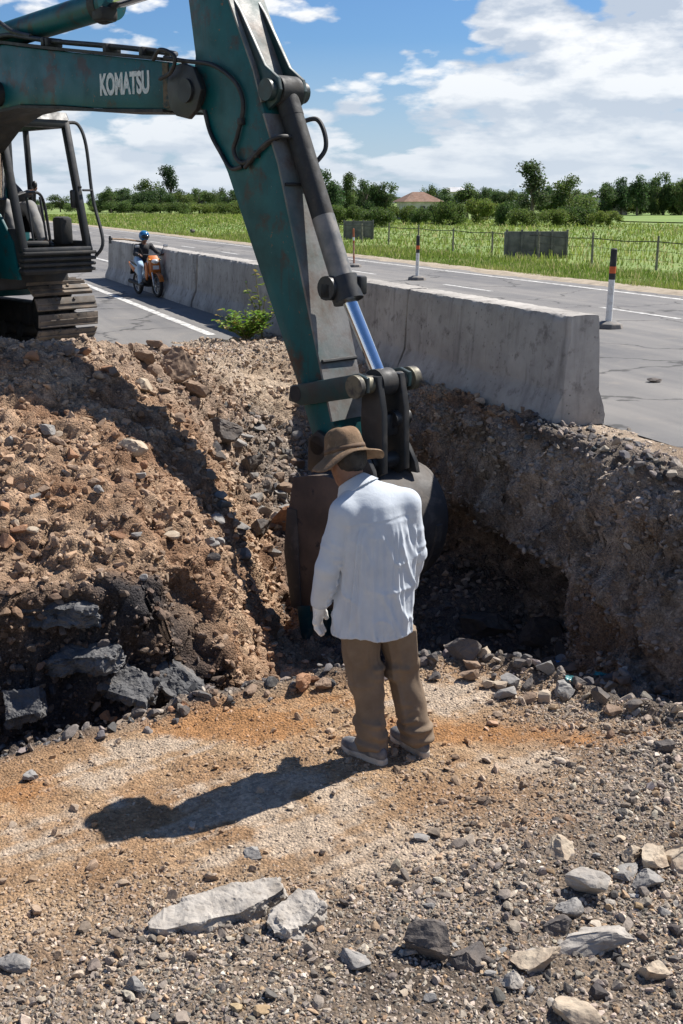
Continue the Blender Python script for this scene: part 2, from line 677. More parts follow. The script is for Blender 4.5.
grey = lerp(C(.215, .17, .13), C(.34, .27, .205), ss(0.5 + fB)[:, None])
dirt = lerp(C(.33, .205, .115), C(.45, .315, .195), ss(0.5 + fB * 1.2)[:, None])
pale = C(.48, .385, .29)
orange = C(.36, .185, .08)
wpale = np.clip(blob(95, 775, .22, .25) + blob(45, 842, .25, .22) + blob(260, 800, .55, .28) + 0.9 * blob(330, 850, .7, .22) + blob(470, 690, .35, .16) * .9 + blob(160, 745, .3, .12) + .7 * blob(520, 760, .4, .2) + .9 * blob(440, 705, .3, .15) + .6 * blob(620, 690, .3, .12), 0, 1)
wor = np.clip(blob(230, 725, .55, .22) + blob(130, 790, .2, .3) * .7 + blob(560, 735, .55, .16) + blob(30, 790, .22, .35) * .8 + .8 * blob(440, 730, .3, .15) + .5 * blob(560, 830, .3, .2) + .6 * blob(320, 700, .4, .12), 0, 1)
wdirt = ss((gsS - 3.55 - 0.35 * fA + 0.25 * (2.2 - gnS)) / 1.0)
wdirt = wdirt * (1 - 0.55 * ss((gnS - 2.6) / 0.8))
cf = lerp(grey, dirt, wdirt[:, None])
cf = lerp(cf, orange, (ss((wor + fB * .55 + stre * .55 + .25 * fC - .25) * 1.5) * .9 * ss(wor * 3))[:, None])
cf = lerp(cf, pale, (ss((wpale + fB * .5 + stre * .75 + .3 * fC - .34) * 1.9) * .92 * ss(wpale * 3))[:, None])
dk = np.clip(blob(390, 985, .3, .12) + .7 * blob(450, 960, .25, .1), 0, 1)
cf = lerp(cf, C(.10, .08, .065), (dk * .8)[:, None])
heap = lerp(C(.24, .145, .09), C(.39, .275, .185), ss(0.5 + fB + .4 * fC)[:, None])
heap = lerp(heap, C(.36, .18, .085), (ss((fA * 1.6 + .1)) * ss((1.0 - (gsS - st_) / 3.5)) * .7)[:, None])
darkheap = np.clip(ss((fA + 0.25) * 2 - 0.6) * ss((gnS - 1.7) / 1.4) + 1.2 * ss((gnS - 3.0) / .6) * ss((-.15 - z0) / .3), 0, 1.2)  # patches of dark stone, plus the hollow's shade painted into the slope by the wall
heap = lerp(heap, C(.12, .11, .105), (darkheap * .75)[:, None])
heap = lerp(heap, C(.36, .295, .235), (ss((gsS - 9.6) / .8) * .5)[:, None])
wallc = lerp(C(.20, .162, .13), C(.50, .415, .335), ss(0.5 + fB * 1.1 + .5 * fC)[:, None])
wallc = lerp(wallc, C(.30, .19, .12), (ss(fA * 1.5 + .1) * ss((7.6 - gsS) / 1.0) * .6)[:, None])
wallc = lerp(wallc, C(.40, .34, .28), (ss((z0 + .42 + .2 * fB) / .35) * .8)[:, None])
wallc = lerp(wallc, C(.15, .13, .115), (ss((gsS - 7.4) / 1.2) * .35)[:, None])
pitc = lerp(C(.10, .09, .08), C(.20, .165, .135), ss(0.5 + fB)[:, None])  # pit tone lowered, so the shade of the hollow is partly painted in
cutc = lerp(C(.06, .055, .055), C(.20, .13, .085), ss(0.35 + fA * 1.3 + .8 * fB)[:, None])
roadd = lerp(C(.33, .25, .18), C(.48, .385, .29), ss(.5 + fB)[:, None])
roadd = lerp(roadd, C(.36, .18, .08), (spillz * ss(fA * 2 + .1) * .6)[:, None])
tot = w_flat + w_heap + w_wall + w_road + w_pit + 1e-6
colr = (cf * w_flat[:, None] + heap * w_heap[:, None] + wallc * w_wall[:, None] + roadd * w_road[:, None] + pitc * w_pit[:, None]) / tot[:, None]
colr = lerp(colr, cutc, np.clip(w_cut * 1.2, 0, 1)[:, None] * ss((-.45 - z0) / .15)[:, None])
colr = np.clip(colr * (1 + .22 * fC[:, None]), 0.02, .8)
# small stones and clods give each cell of the lump pattern its own tone
colr = colr * (1 + (w_heap + w_pit)[:, None] * (rid - .5)[:, None] * .5)

idx = np.arange(NN * NS).reshape(NN, NS)
quads = np.stack([idx[:-1, :-1], idx[1:, :-1], idx[1:, 1:], idx[:-1, 1:]], -1).reshape(-1, 4)

mg, t, b = nt("excavated dirt")
a = t.nodes.new('ShaderNodeAttribute')
a.attribute_name = 'Col'
gp = geopos(t)
vor = t.nodes.new('ShaderNodeTexVoronoi')
vor.inputs['Scale'].default_value = 70
t.links.new(gp, vor.inputs['Vector'])
sepc = t.nodes.new('ShaderNodeSeparateColor')
t.links.new(vor.outputs['Color'], sepc.inputs[0])
k1 = ramp(t, sepc.outputs[0], 0, 1, (.62, .62, .64, 1), (1.32, 1.30, 1.27, 1))
k2 = ramp(t, noise(t, gp, 22, 8, .75), .28, .72, (.66, .66, .66, 1), (1.3, 1.3, 1.3, 1))
cc = mix(t, .75, a.outputs['Color'], k1, 'MULTIPLY')
cc = mix(t, 1.0, cc, k2, 'MULTIPLY')
t.links.new(cc, b.inputs['Base Color'])
b.inputs['Roughness'].default_value = 1.0
b.inputs['Specular IOR Level'].default_value = 0.1
hh = math_(t, 'ADD', math_(t, 'MULTIPLY', vor.outputs['Distance'], -.9), math_(t, 'MULTIPLY', noise(t, gp, 45, 8, .75), 1.3))
bump(t, b, hh, 0.9, 0.018)
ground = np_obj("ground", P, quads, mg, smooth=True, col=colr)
tag(ground, kind='structure')

sub = P.reshape(NN, NS, 3)[::2, ::2]
ii = np.arange(sub.shape[0] * sub.shape[1]).reshape(sub.shape[:2])
sq = np.stack([ii[:-1, :-1], ii[1:, :-1], ii[1:, 1:], ii[:-1, 1:]], -1).reshape(-1, 4)
BVH = BVHTree.FromPolygons([tuple(v) for v in sub.reshape(-1, 3)], [tuple(q) for q in sq.tolist()])


def hit(px, py):
    d = Vector(ray(px, py)).normalized()
    r = BVH.ray_cast(Vector((0, 0, CZ)), d)
    return r[0], r[1]


def zat(x, y):
    r = BVH.ray_cast(Vector((x, y, 5)), Vector((0, 0, -1)))
    return r[0].z if r[0] is not None else 0.0


# ------------------------------------------------------------------ stones
def ico(level):
    bm = bmesh.new()
    bmesh.ops.create_icosphere(bm, subdivisions=level, radius=1)
    v = np.array([x.co[:] for x in bm.verts])
    bm.verts.index_update()
    f = np.array([[q.index for q in p.verts] for p in bm.faces])
    bm.free()
    return v, f


def rock_shape(level, g, cuts=9, rough=0.05, lo=.30, hi=.74):
    v, f = ico(level)
    out = v.copy()
    for _ in range(cuts):
        nvec = g.normal(size=3)
        nvec /= np.linalg.norm(nvec)
        d = g.uniform(lo, hi)
        dp = out @ nvec
        m = dp > d
        out[m] -= np.outer(dp[m] - d, nvec)
    out *= (1 + rough * g.normal(size=(len(v), 1)) * (1 if level < 3 else 0))
    if level >= 3:
        k = g.uniform(0, 99)
        nr = v / np.linalg.norm(v, axis=1, keepdims=True)
        out += nr * (rough * fbm(v * 1.6 + k, 1.5, 5, 3, .6) * 1.1)[:, None]
    return out, f


PROT = {lv: [rock_shape(lv, rng) for _ in range(14)] for lv in (1, 2)}


def rand_rot(m):
    q = rng.normal(size=(m, 4))
    q /= np.linalg.norm(q, axis=1, keepdims=True)
    w, x, y, z = q.T
    return np.stack([np.stack([1 - 2 * (y * y + z * z), 2 * (x * y - z * w), 2 * (x * z + y * w)], -1),
                     np.stack([2 * (x * y + z * w), 1 - 2 * (x * x + z * z), 2 * (y * z - x * w)], -1),
                     np.stack([2 * (x * z - y * w), 2 * (y * z + x * w), 1 - 2 * (x * x + y * y)], -1)], 1)


def scatter(name, level, pos, rad, colors, mat, sq=(.55, .95)):
    m = len(pos)
    pk = rng.integers(0, len(PROT[level]), m)
    Vs, Fs, Cs, off = [], [], [], 0
    rot = rand_rot(m)
    scl = rng.uniform(sq[0], sq[1], (m, 3))
    scl[:, 0] = rng.uniform(.9, 1.35, m)
    for k in range(len(PROT[level])):
        I = np.where(pk == k)[0]
        if not len(I): continue
        v, f = PROT[level][k]
        q = v[None] * scl[I][:, None, :]
        q = np.einsum('mij,mvj->mvi', rot[I], q)
        q[:, :, 2] *= .85
        q = q * rad[I][:, None, None] + pos[I][:, None, :]
        Vs.append(q.reshape(-1, 3))
        Fs.append((f[None] + (off + np.arange(len(I)) * len(v))[:, None, None]).reshape(-1, 3))
        Cs.append(np.repeat(colors[I], len(v), 0))
        off += len(I) * len(v)
    return np_obj(name, np.concatenate(Vs), np.concatenate(Fs), mat, smooth=False, col=np.concatenate(Cs))


pxv, pyv, dep = proj_np(P)
vis = (pxv > -330) & (pxv < 1010) & (pyv < 1250) & (P[:, 1] > 1.6)


def palette(m, cols, w, var=.18):
    cols = np.array(cols)
    k = rng.choice(len(cols), m, p=np.array(w) / sum(w))
    return np.clip(cols[k] * (1 + var * rng.normal(size=(m, 1))), .02, .75) * (1 + .018 * rng.normal(size=(m, 3)))


def sample(weight, m):
    w = weight * AREA * vis
    w = np.clip(w, 0, None)
    I = rng.choice(len(w), m, p=w / w.sum())
    J = P[I] + rng.normal(size=(m, 3)) * np.array([.012, .012, 0])
    return I, J


GREYS = [(.15, .132, .115), (.24, .205, .17), (.335, .28, .225), (.45, .375, .30), (.35, .245, .155), (.09, .082, .077), (.55, .48, .40)]
BROWNS = [(.27, .165, .10), (.36, .24, .15), (.44, .33, .235), (.33, .17, .08), (.18, .145, .12), (.12, .11, .105), (.50, .41, .32)]
m_st = attr_mat("loose stone", sc=55, var=.35, bstr=.6, bsc=90, bdist=.004)

# gravel on the flat: three sizes; few on the scraped, compacted patches
dn = ss(1.0 - 0.85 * np.clip(wpale, 0, 1) - .65 * np.clip(wor, 0, 1) - .50 * wdirt * ss((3.2 - gnS) / .6))
dn = dn * (0.55 + .9 * ss(.5 + fB * 1.6)) + .10
wg = w_flat * dn
parts = []
I1, J1 = sample(wg, 60000)
r1 = .006 + .006 * rng.random(60000) ** 2
I2, J2 = sample(wg, 30000)
r2 = .011 + .011 * rng.random(30000) ** 2
I3, J3 = sample(wg * (1 + .8 * ss((gnS - 1.6) / 1.2)), 1700)
r3 = .021 + .020 * rng.random(1700) ** 3
gcol1, gcol2, gcol3 = [palette(k, GREYS, [2.2, 3, 3, 2, 1.5, 1.2, .6]) for k in (60000, 30000, 1700)]
for gcol, I in ((gcol1, I1), (gcol2, I2), (gcol3, I3)):
    q = np.clip(wdirt[I] * .55 + wor[I] * .3, 0, .65)[:, None]
    gcol[:] = gcol * (1 - q) + colr[I] * q * 1.05
g1 = scatter("gravel", 1, np.concatenate([J1, J2]), np.concatenate([r1, r2]), np.concatenate([gcol1, gcol2]), m_st)
tag(g1, kind='stuff')
J3[:, 2] += r3 * .25
g2 = scatter("coarse_gravel", 2, J3, r3, gcol3, m_st)
tag(g2, kind='stuff')

# broken rubble on the heap
wh = (w_heap + .9 * spillz) * (.6 + .8 * ss(.5 + fB))
I1, J1 = sample(wh, 30000)
r1 = .008 + .014 * rng.random(30000) ** 2
I2, J2 = sample(wh, 9000)
r2 = .020 + .036 * rng.random(9000) ** 3
c1, c2_ = palette(30000, BROWNS, [3, 3.2, 2.2, 1.6, 1.4, .8, .7]), palette(9000, BROWNS, [3, 3, 2.4, 1.5, 1.5, 1.0, .8])
for gcol, I in ((c1, I1), (c2_, I2)):
    q = np.full((len(I), 1), .74)
    gcol[:] = gcol * (1 - q) + colr[I] * q * 1.1
J2 += NRM[I2] * (r2 * .2)[:, None]
o1 = scatter("rubble", 1, J1, r1, c1, m_st)
tag(o1, kind='stuff')
o2 = scatter("coarse_rubble", 2, J2, r2, c2_, m_st)
tag(o2, kind='stuff')
# dark stones in the pit and the slope beside the bucket, bits stuck in the trench wall
wp = w_pit * 1.0 + w_heap * darkheap * .55
I1, J1 = sample(wp, 6500)
r1 = .014 + .045 * rng.random(6500) ** 2.2
c1 = palette(6500, [(.13, .12, .115), (.22, .19, .17), (.30, .24, .19), (.40, .34, .28), (.08, .08, .08)], [3, 3, 2, 1, 1.5])
J1 += NRM[I1] * (r1 * .3)[:, None]
tag(scatter("pit_rubble", 2, J1, r1, c1, m_st), kind='stuff')
I1, J1 = sample(w_wall * (.4 + ss((z0 + .5) / .4)), 12000)
r1 = .010 + .034 * rng.random(12000) ** 3
c1 = palette(12000, [(.13, .11, .095), (.24, .20, .165), (.34, .28, .23), (.46, .39, .32)], [2, 3, 2, 1.2])
q = .5
c1 = c1 * (1 - q) + colr[I1] * q
tag(scatter("wall_rubble", 2, J1, r1, c1, m_st), kind='stuff')
I1, J1 = sample(w_road * ss((P[:, 2] + .01) / .03) * ss((16 - gsS) / .5), 9000)
r1 = .008 + .028 * rng.random(9000) ** 3
c1 = palette(9000, [(.30, .25, .2), (.44, .36, .29), (.52, .44, .36), (.2, .17, .15)], [2, 3, 2, 1])
tag(scatter("shoulder_gravel", 1, J1, r1, c1, m_st), kind='stuff')

# ------------------------------------------------------------------ road, verge, field
def strip(name, n_list, s_list, zf, mat, kind='structure', col=None):
    n = np.array(n_list, float)
    s = np.array(s_list, float)
    a, b_ = np.meshgrid(n, s, indexing='ij')
    x, y = ns2xy(a, b_)
    z = zf(a, b_) if callable(zf) else np.full(a.shape, zf)
    Vv = np.stack([x, y, z], -1).reshape(-1, 3)
    i = np.arange(a.size).reshape(a.shape)
    q = np.stack([i[:-1, :-1], i[1:, :-1], i[1:, 1:], i[:-1, 1:]], -1).reshape(-1, 4)
    o = np_obj(name, Vv, q, mat, smooth=True)
    return tag(o, kind=kind)


# asphalt
ma, t, b = nt("asphalt")
gp = geopos(t)
vr = t.nodes.new('ShaderNodeMapping')
vr.inputs['Rotation'].default_value = (0, 0, R(-22.03))
t.links.new(gp, vr.inputs['Vector'])
st2 = t.nodes.new('ShaderNodeMapping')
st2.inputs['Scale'].default_value = (1.0, 0.05, 1)
t.links.new(vr.outputs[0], st2.inputs['Vector'])
c0 = mix(t, ramp(t, noise(t, gp, .5, 6, .6), .35, .65), (.118, .116, .117), (.175, .168, .160))
c0 = mix(t, ramp(t, noise(t, st2.outputs[0], 1.1, 4, .6), .42, .66), c0, (.215, .203, .188))
c0 = mix(t, math_(t, 'MULTIPLY', ramp(t, noise(t, gp, 2.2, 7, .7), .55, .75), .5), c0, (.30, .265, .22))
k = ramp(t, noise(t, gp, 120, 3, .8), .3, .7, (.72, .72, .72, 1), (1.25, 1.25, 1.25, 1))
c0 = mix(t, 1.0, c0, k, 'MULTIPLY')
# cracks
vo = t.nodes.new('ShaderNodeTexVoronoi')
vo.feature = 'DISTANCE_TO_EDGE'
vo.inputs['Scale'].default_value = .33
wv = t.nodes.new('ShaderNodeVectorMath')
wv.operation = 'ADD'
nz = t.nodes.new('ShaderNodeTexNoise')
nz.inputs['Scale'].default_value = 1.6
nz.inputs['Detail'].default_value = 6
t.links.new(gp, nz.inputs['Vector'])
t.links.new(gp, wv.inputs[0])
t.links.new(nz.outputs['Color'], wv.inputs[1])
t.links.new(wv.outputs[0], vo.inputs['Vector'])
crk = ramp(t, vo.outputs['Distance'], .004, .014, (1, 1, 1, 1), (0, 0, 0, 1))
c0 = mix(t, math_(t, 'MULTIPLY', crk, .75), c0, (.035, .034, .033))
t.links.new(c0, b.inputs['Base Color'])
b.inputs['Roughness'].default_value = .85
b.inputs['Specular IOR Level'].default_value = .3
bump(t, b, noise(t, gp, 90, 4, .8), .5, .006)

slist = [-60, -20, -4, 2, 6, 8, 10, 12, 14, 16, 20, 26, 34, 44, 60, 80, 110, 160, 240, 400, 700, 1100]
far_n = [5.75, 8, 10, 12, 14, 15.6]
strip("road_carriageway", far_n, slist, 0.0, ma)
strip("road_beside_excavation", [-9.0, -6, -3, 0, 2, 4, 5.745], [13.0] + slist[9:], 0.0, ma)
strip("road_behind_excavation", [-9.0, -6, -3, 0, 2, 4, 5.745], [-60, -20, -8, -2.2], 0.0, ma)

# painted lines, worn
ml, t, b = nt("worn road paint")
gp = geopos(t)
wm = ramp(t, noise(t, gp, 7, 8, .75), .42, .60)
t.links.new(mix(t, wm, (.66, .65, .61), (.22, .21, .20)), b.inputs['Base Color'])
b.inputs['Roughness'].default_value = .8
strip("road_edge_line", [4.28, 4.43], [15.9, 18, 22, 26, 29, 34], .004, ml)
strip("road_median_line", [6.75, 6.9], [37, 42, 48, 60, 90, 140, 250, 500], .004, ml)
strip("road_outer_line", [14.75, 14.9], [-30, 0, 12, 24, 40, 60, 90, 140, 250, 500], .004, ml)
VL, FL = [], []
for i in range(24):
    s0 = 15.2 + (i - 2) * 6.4
    for (a, b_) in ((12.25, 12.37), (1.6, 1.72)):
        if a < 5 and s0 < 22: continue
        q = [(a, s0), (b_, s0), (b_, s0 + 2.3), (a, s0 + 2.3)]
        FL.append([len(VL) + j for j in range(4)])
        for n_, s_ in q:
            x, y = ns2xy(n_, s_)
            VL.append((x, y, .004))
tag(np_obj("road_lane_dashes", VL, FL, ml), kind='structure')

# land beside the road
mf, t, b = nt("meadow soil")
gp = geopos(t)
c0 = mix(t, ramp(t, noise(t, gp, .25, 6, .6), .35, .65), (.12, .19, .040), (.19, .25, .06))
c0 = mix(t, ramp(t, noise(t, gp, .9, 6, .6), .55, .72), c0, (.24, .24, .09))
t.links.new(c0, b.inputs['Base Color'])
b.inputs['Roughness'].default_value = 1


def zfield(n, s):
    d = np.abs(n - 15.6)
    return -.02 - .40 * ss(d / 3.0)


strip("field_right", [15.6, 16.2, 17, 18, 19, 24, 40, 80, 200, 600, 1500], [-300, -60] + slist[1:] + [2500], zfield, mf)
strip("field_left", [-1500, -400, -100, -40, -16, -12, -9.0], [-300, -60] + slist[1:] + [2500], lambda n, s: -.02 - .35 * ss((-9 - n) / 3.0), mf)

# pale dirt verge along the far kerbless edge
mv, t, b = nt("verge dirt")
gp = geopos(t)
c0 = mix(t, ramp(t, noise(t, gp, 3, 8, .7), .35, .65), (.22, .18, .13), (.42, .35, .26))
t.links.new(c0, b.inputs['Base Color'])
b.inputs['Roughness'].default_value = 1
bump(t, b, noise(t, gp, 30, 6, .7), .7, .02)
sd_ = np.linspace(-10, 120, 400)
vn = np.linspace(15.0, 16.7, 9)


def zverge(n, s):
    Pq = np.stack([n.ravel(), s.ravel(), 0 * n.ravel()], 1)
    k = fbm(Pq, .9, 4, 77).reshape(n.shape)
    return -.03 + .075 * np.exp(-((n - 15.75 + .35 * k) / .42) ** 2) + .02 * fbm(Pq, 4, 3, 78).reshape(n.shape)


strip("verge", vn, sd_, zverge, mv)

# grass blades ------------------------------------------------------
mgr = attr_mat("meadow grass", rough=.7, sc=8, var=.25, bstr=0.0, spec=.25)


def translucent(m, f=.45):
    t = m.node_tree
    b = t.nodes['Principled BSDF']
    out = t.nodes['Material Output']
    tr = t.nodes.new('ShaderNodeBsdfTranslucent')
    ms = t.nodes.new('ShaderNodeMixShader')
    ms.inputs[0].default_value = f
    t.links.new(b.inputs['Base Color'].links[0].from_socket, tr.inputs['Color'])
    t.links.new(b.outputs[0], ms.inputs[1])
    t.links.new(tr.outputs[0], ms.inputs[2])
    t.links.new(ms.outputs[0], out.inputs['Surface'])


translucent(mgr, .4)


def grass(m, nmin, nmax, smin, smax, hmin, hmax, wid, seed, patch=.35):
    g = np.random.default_rng(seed)
    s = smin + (smax - smin) * g.random(m) ** 1.7
    n = nmin + (nmax - nmin) * g.random(m) ** 1.5
    x, y = ns2xy(n, s)
    d = np.sqrt(x * x + y * y)
    ppx, ppy, _ = proj_np(np.stack([x, y, 0 * x], 1))
    k = (ppx > -250) & (ppx < 950)
    x, y, d, n, s = x[k], y[k], d[k], n[k], s[k]
    m = len(x)
    Pq = np.stack([x, y, 0 * x], 1)
    cl = fbm(Pq, .22, 4, 91)
    cl2 = fbm(Pq, 1.1, 3, 95)
    h = (hmin + (hmax - hmin) * g.random(m) ** 1.6) * (1 + 1.1 * cl + .9 * cl2).clip(.25, 2.2) * ss((n - nmin + .15) / 1.2)
    z = zfield(n, s) if nmin > 0 else -.02 - .35 * ss((-9 - n) / 3)
    a = g.uniform(0, 2 * np.pi, m)
    w = wid * (d / 30.0) * g.uniform(.6, 1.4, m)
    lean = h * g.uniform(.1, .7, m)
    la = g.uniform(0, 2 * np.pi, m)
    dx, dy = np.cos(a) * w, np.sin(a) * w
    b0 = np.stack([x - dx, y - dy, z - .05], 1)
    b1 = np.stack([x + dx, y + dy, z - .05], 1)
    t0 = np.stack([x + lean * np.cos(la) - dx * .25, y + lean * np.sin(la) - dy * .25, z + h], 1)
    t1 = np.stack([x + lean * np.cos(la) + dx * .25, y + lean * np.sin(la) + dy * .25, z + h * .96], 1)
    Vv = np.stack([b0, b1, t1, t0], 1).reshape(-1, 3)
    Ff = np.arange(m * 4).reshape(-1, 4)
    base = np.array([[.145, .22, .035]]) * (1 - ss(.5 + cl)[:, None]) + np.array([[.25, .31, .065]]) * ss(.5 + cl)[:, None]
    dry = (g.random(m) < (.10 + .25 * ss(cl2 * 2 - .1)))[:, None]
    c = np.where(dry, np.array([[.46, .42, .20]]), base) * g.uniform(.75, 1.22, (m, 1))
    return Vv, Ff, np.repeat(c, 4, 0)


sets = [grass(150000, 16.0, 24, 8, 75, .06, .25, .013, 1), grass(90000, 16.3, 75, 12, 220, .08, .24, .02, 2), grass(30000, -9.3, -40, 20, 200, .15, .4, .03, 4)]
off = 0
VV, FF, CC = [], [], []
for v, f, c in sets:
    VV.append(v); FF.append(f + off); CC.append(c); off += len(v)
go = np_obj("grass", np.concatenate(VV), np.concatenate(FF), mgr, col=np.concatenate(CC))
tag(go, kind='stuff')

# ------------------------------------------------------------------ concrete barriers
mcon, t, b = nt("weathered concrete")
co = geopos(t)
c0 = mix(t, ramp(t, noise(t, co, 1.6, 8, .65), .35, .68), (.30, .28, .255), (.49, .46, .42))
c0 = mix(t, ramp(t, noise(t, co, 7, 8, .7), .54, .72), c0, (.15, .135, .12))
sp = t.nodes.new('ShaderNodeMapping')
sp.inputs['Scale'].default_value = (5, 5, .5)
t.links.new(co, sp.inputs['Vector'])
c0 = mix(t, math_(t, 'MULTIPLY', ramp(t, noise(t, sp.outputs[0], 1.6, 6, .6), .54, .74), .6), c0, (.13, .12, .115))
pit = t.nodes.new('ShaderNodeTexVoronoi')
pit.inputs['Scale'].default_value = 16
t.links.new(co, pit.inputs['Vector'])
ph = math_(t, 'MULTIPLY', ramp(t, pit.outputs['Distance'], .10, .18, (1, 1, 1, 1), (0, 0, 0, 1)), ramp(t, noise(t, co, 2.5, 3), .5, .62))
c0 = mix(t, math_(t, 'MULTIPLY', ph, .7), c0, (.06, .055, .05))
t.links.new(c0, b.inputs['Base Color'])
b.inputs['Roughness'].default_value = .92
b.inputs['Specular IOR Level'].default_value = .2
bump(t, b, math_(t, 'SUBTRACT', noise(t, co, 30, 7, .7), ph), .55, .012)

PROFB = [(-.305, 0), (-.300, .08), (-.205, .30), (-.165, .965), (.165, .965), (.205, .30), (.300, .08), (.305, 0)]


def barrier_mesh(L, seed):
    """jersey barrier with rounded, chipped edges (local y along its length)"""
    pts = []
    PP = PROFB
    dense = []
    for i in range(len(PP) - 1):
        a, b_ = np.array(PP[i]), np.array(PP[i + 1])
        k = max(2, int(np.linalg.norm(b_ - a) / .035))
        for j in range(k):
            dense.append(a + (b_ - a) * j / k)
    dense.append(np.array(PP[-1]))
    dense = np.array(dense)
    m = int(L / .035)
    ys = np.linspace(0, L, m)
    Vv = np.zeros((m, len(dense), 3))
    Vv[:, :, 0] = dense[None, :, 0]
    Vv[:, :, 2] = dense[None, :, 1]
    Vv[:, :, 1] = ys[:, None]
    Q = Vv.reshape(-1, 3)
    k = fbm(Q + seed * 7.7, 3, 5, 71)
    k2 = fbm(Q + seed * 7.7, 14, 4, 73)
    edge = np.exp(-((Q[:, 2] - .965) / .03) ** 2) * np.exp(-((np.abs(Q[:, 0]) - .165) / .03) ** 2)
    endd = np.exp(-(np.minimum(Q[:, 1], L - Q[:, 1]) / .03) ** 2)
    shr = .006 * k + .003 * k2 + edge * (.012 + .03 * np.clip(k2, 0, 1)) + endd * (.022 + .04 * np.clip(k, 0, 1))
    Q[:, 0] -= np.sign(Q[:, 0]) * shr
    Q[:, 2] -= edge * (.008 + .03 * np.clip(k2, 0, 1)) + (Q[:, 2] > .93) * .006 * k2
    idx = np.arange(m * len(dense)).reshape(m, -1)
    q = np.stack([idx[:-1, :-1], idx[:-1, 1:], idx[1:, 1:], idx[1:, :-1]], -1).reshape(-1, 4)
    bm = bmesh.new()
    vs = [bm.verts.new(p) for p in Q]
    for f in q: bm.faces.new([vs[j] for j in f])
    # capped ends: bridge left and right halves row by row
    for row in (0, m - 1):
        r_ = list(idx[row])
        half = len(r_) // 2
        for j in range(half - 1):
            a, b_, c_, d_ = r_[j], r_[j + 1], r_[-2 - j], r_[-1 - j]
            if len({a, b_, c_, d_}) == 4:
                f = bm.faces.new([vs[a], vs[b_], vs[c_], vs[d_]])
    bmesh.ops.recalc_face_normals(bm, faces=bm.faces)
    me = bpy.data.meshes.new("barrier")
    bm.to_mesh(me)
    bm.free()
    me.polygons.foreach_set('use_smooth', np.ones(len(me.polygons), bool))
    me.set_sharp_from_angle(angle=R(32))
    me.materials.append(mcon)
    return me


lab_b = ["pale concrete barrier with its bare end standing at the brink of the trench",
         "concrete barrier second from the trench end, behind the excavator bucket cylinder",
         "concrete barrier beside the green weed, half hidden behind the excavator arm",
         "concrete barrier between the weed and the motorcycle, nearer the weed",
         "concrete barrier just in front of the parked-looking orange motorcycle",
         "concrete barrier directly behind the motorcycle and its rider",
         "farthest concrete barrier at the end of the row past the motorcycle"]
lab_b[4] = "concrete barrier just in front of the orange motorcycle's wheel"
s0 = 8.05
for i in range(7):
    L = 3.28 if i == 0 else (3.06 if i < 4 else 2.95)
    me = barrier_mesh(L - .055, i)
    o = link(bpy.data.objects.new("concrete_barrier", me))
    x, y = ns2xy(5.52 + (.0, .012, -.02, .03, -.02, .03, .0)[i], s0)
    o.location = (x, y, .0)
    o.rotation_euler = (0, 0, math.atan2(RD[1], RD[0]) - R(90) + (0, -.006, .004, .004, -.004, .003, 0)[i])
    tag(o, lab_b[i], "barrier", "concrete barriers along the road median")
    s0 += L

# debris on the barrier foot and top
# ------------------------------------------------------------------ marker posts
mwh = pm("white post paint", (.72, .71, .68), (.4, .36, .3), 9, (.5, .75), .6, bstr=.2)
mbk = pm("black rubber", (.03, .03, .032), (.09, .08, .07), 8, (.5, .7), .8)
mor = pm("orange reflective band", (.60, .10, .015), (.38, .08, .02), 12, (.5, .7), .5)
mgb = pm("grey rubber base", (.12, .12, .12), (.25, .22, .19), 7, (.45, .65), .9, bstr=.5)


def post(x, y, h, lean, label, body, cap, band, base=True, r=.05):
    tt = thing("marker_post", label, "marker post", (x, y, 0), 0, "marker posts on the road")
    tt.rotation_euler = lean
    zb = .09 if base else 0
    MB().cyl((0, 0, zb), (0, 0, h * .70), r, r * .96, 18).obj("shaft", body, tt)
    MB().cyl((0, 0, h * .70), (0, 0, h * .785), r * 1.04, r * 1.04, 18).obj("reflective_band", band, tt)
    MB().cyl((0, 0, h * .785), (0, 0, h), r * 1.02, r * .98, 18).cyl((0, 0, h), (0, 0, h + .015), r * .98, r * .6, 18).obj("cap", cap, tt)
    MB().cyl((0, 0, h * .62), (0, 0, h * .70), r * 1.03, r * 1.03, 18).obj("black_band", cap, tt)
    if base:
        MB().cyl((0, 0, 0), (0, 0, .07), .235, .22, 8).cyl((0, 0, .07), (0, 0, .11), .22, .12, 8).obj("base", mgb, tt, bevel=.008)


pA = onz(608, 328)
post(pA.x, pA.y, 1.20, (R(0), R(.8), 0), "nearest white marker post, black top and orange band, right of the barrier", mwh, mbk, mor)
pB = onz(417, 280)
post(pB.x, pB.y, 1.08, (0, R(.5), 0), "thin white marker post with black top seen just above the barriers, mid-road", mwh, mbk, mor, True, .045)
pC = onz(354, 267)
post(pC.x, pC.y, 1.12, (0, R(-1), 0), "slender faded orange marker post seen beside the chrome cylinder rod", pm("faded orange", (.42, .13, .05), (.45, .33, .25), 5), pm("dull orange", (.40, .12, .05), rough=.7), mwh, True, .028)

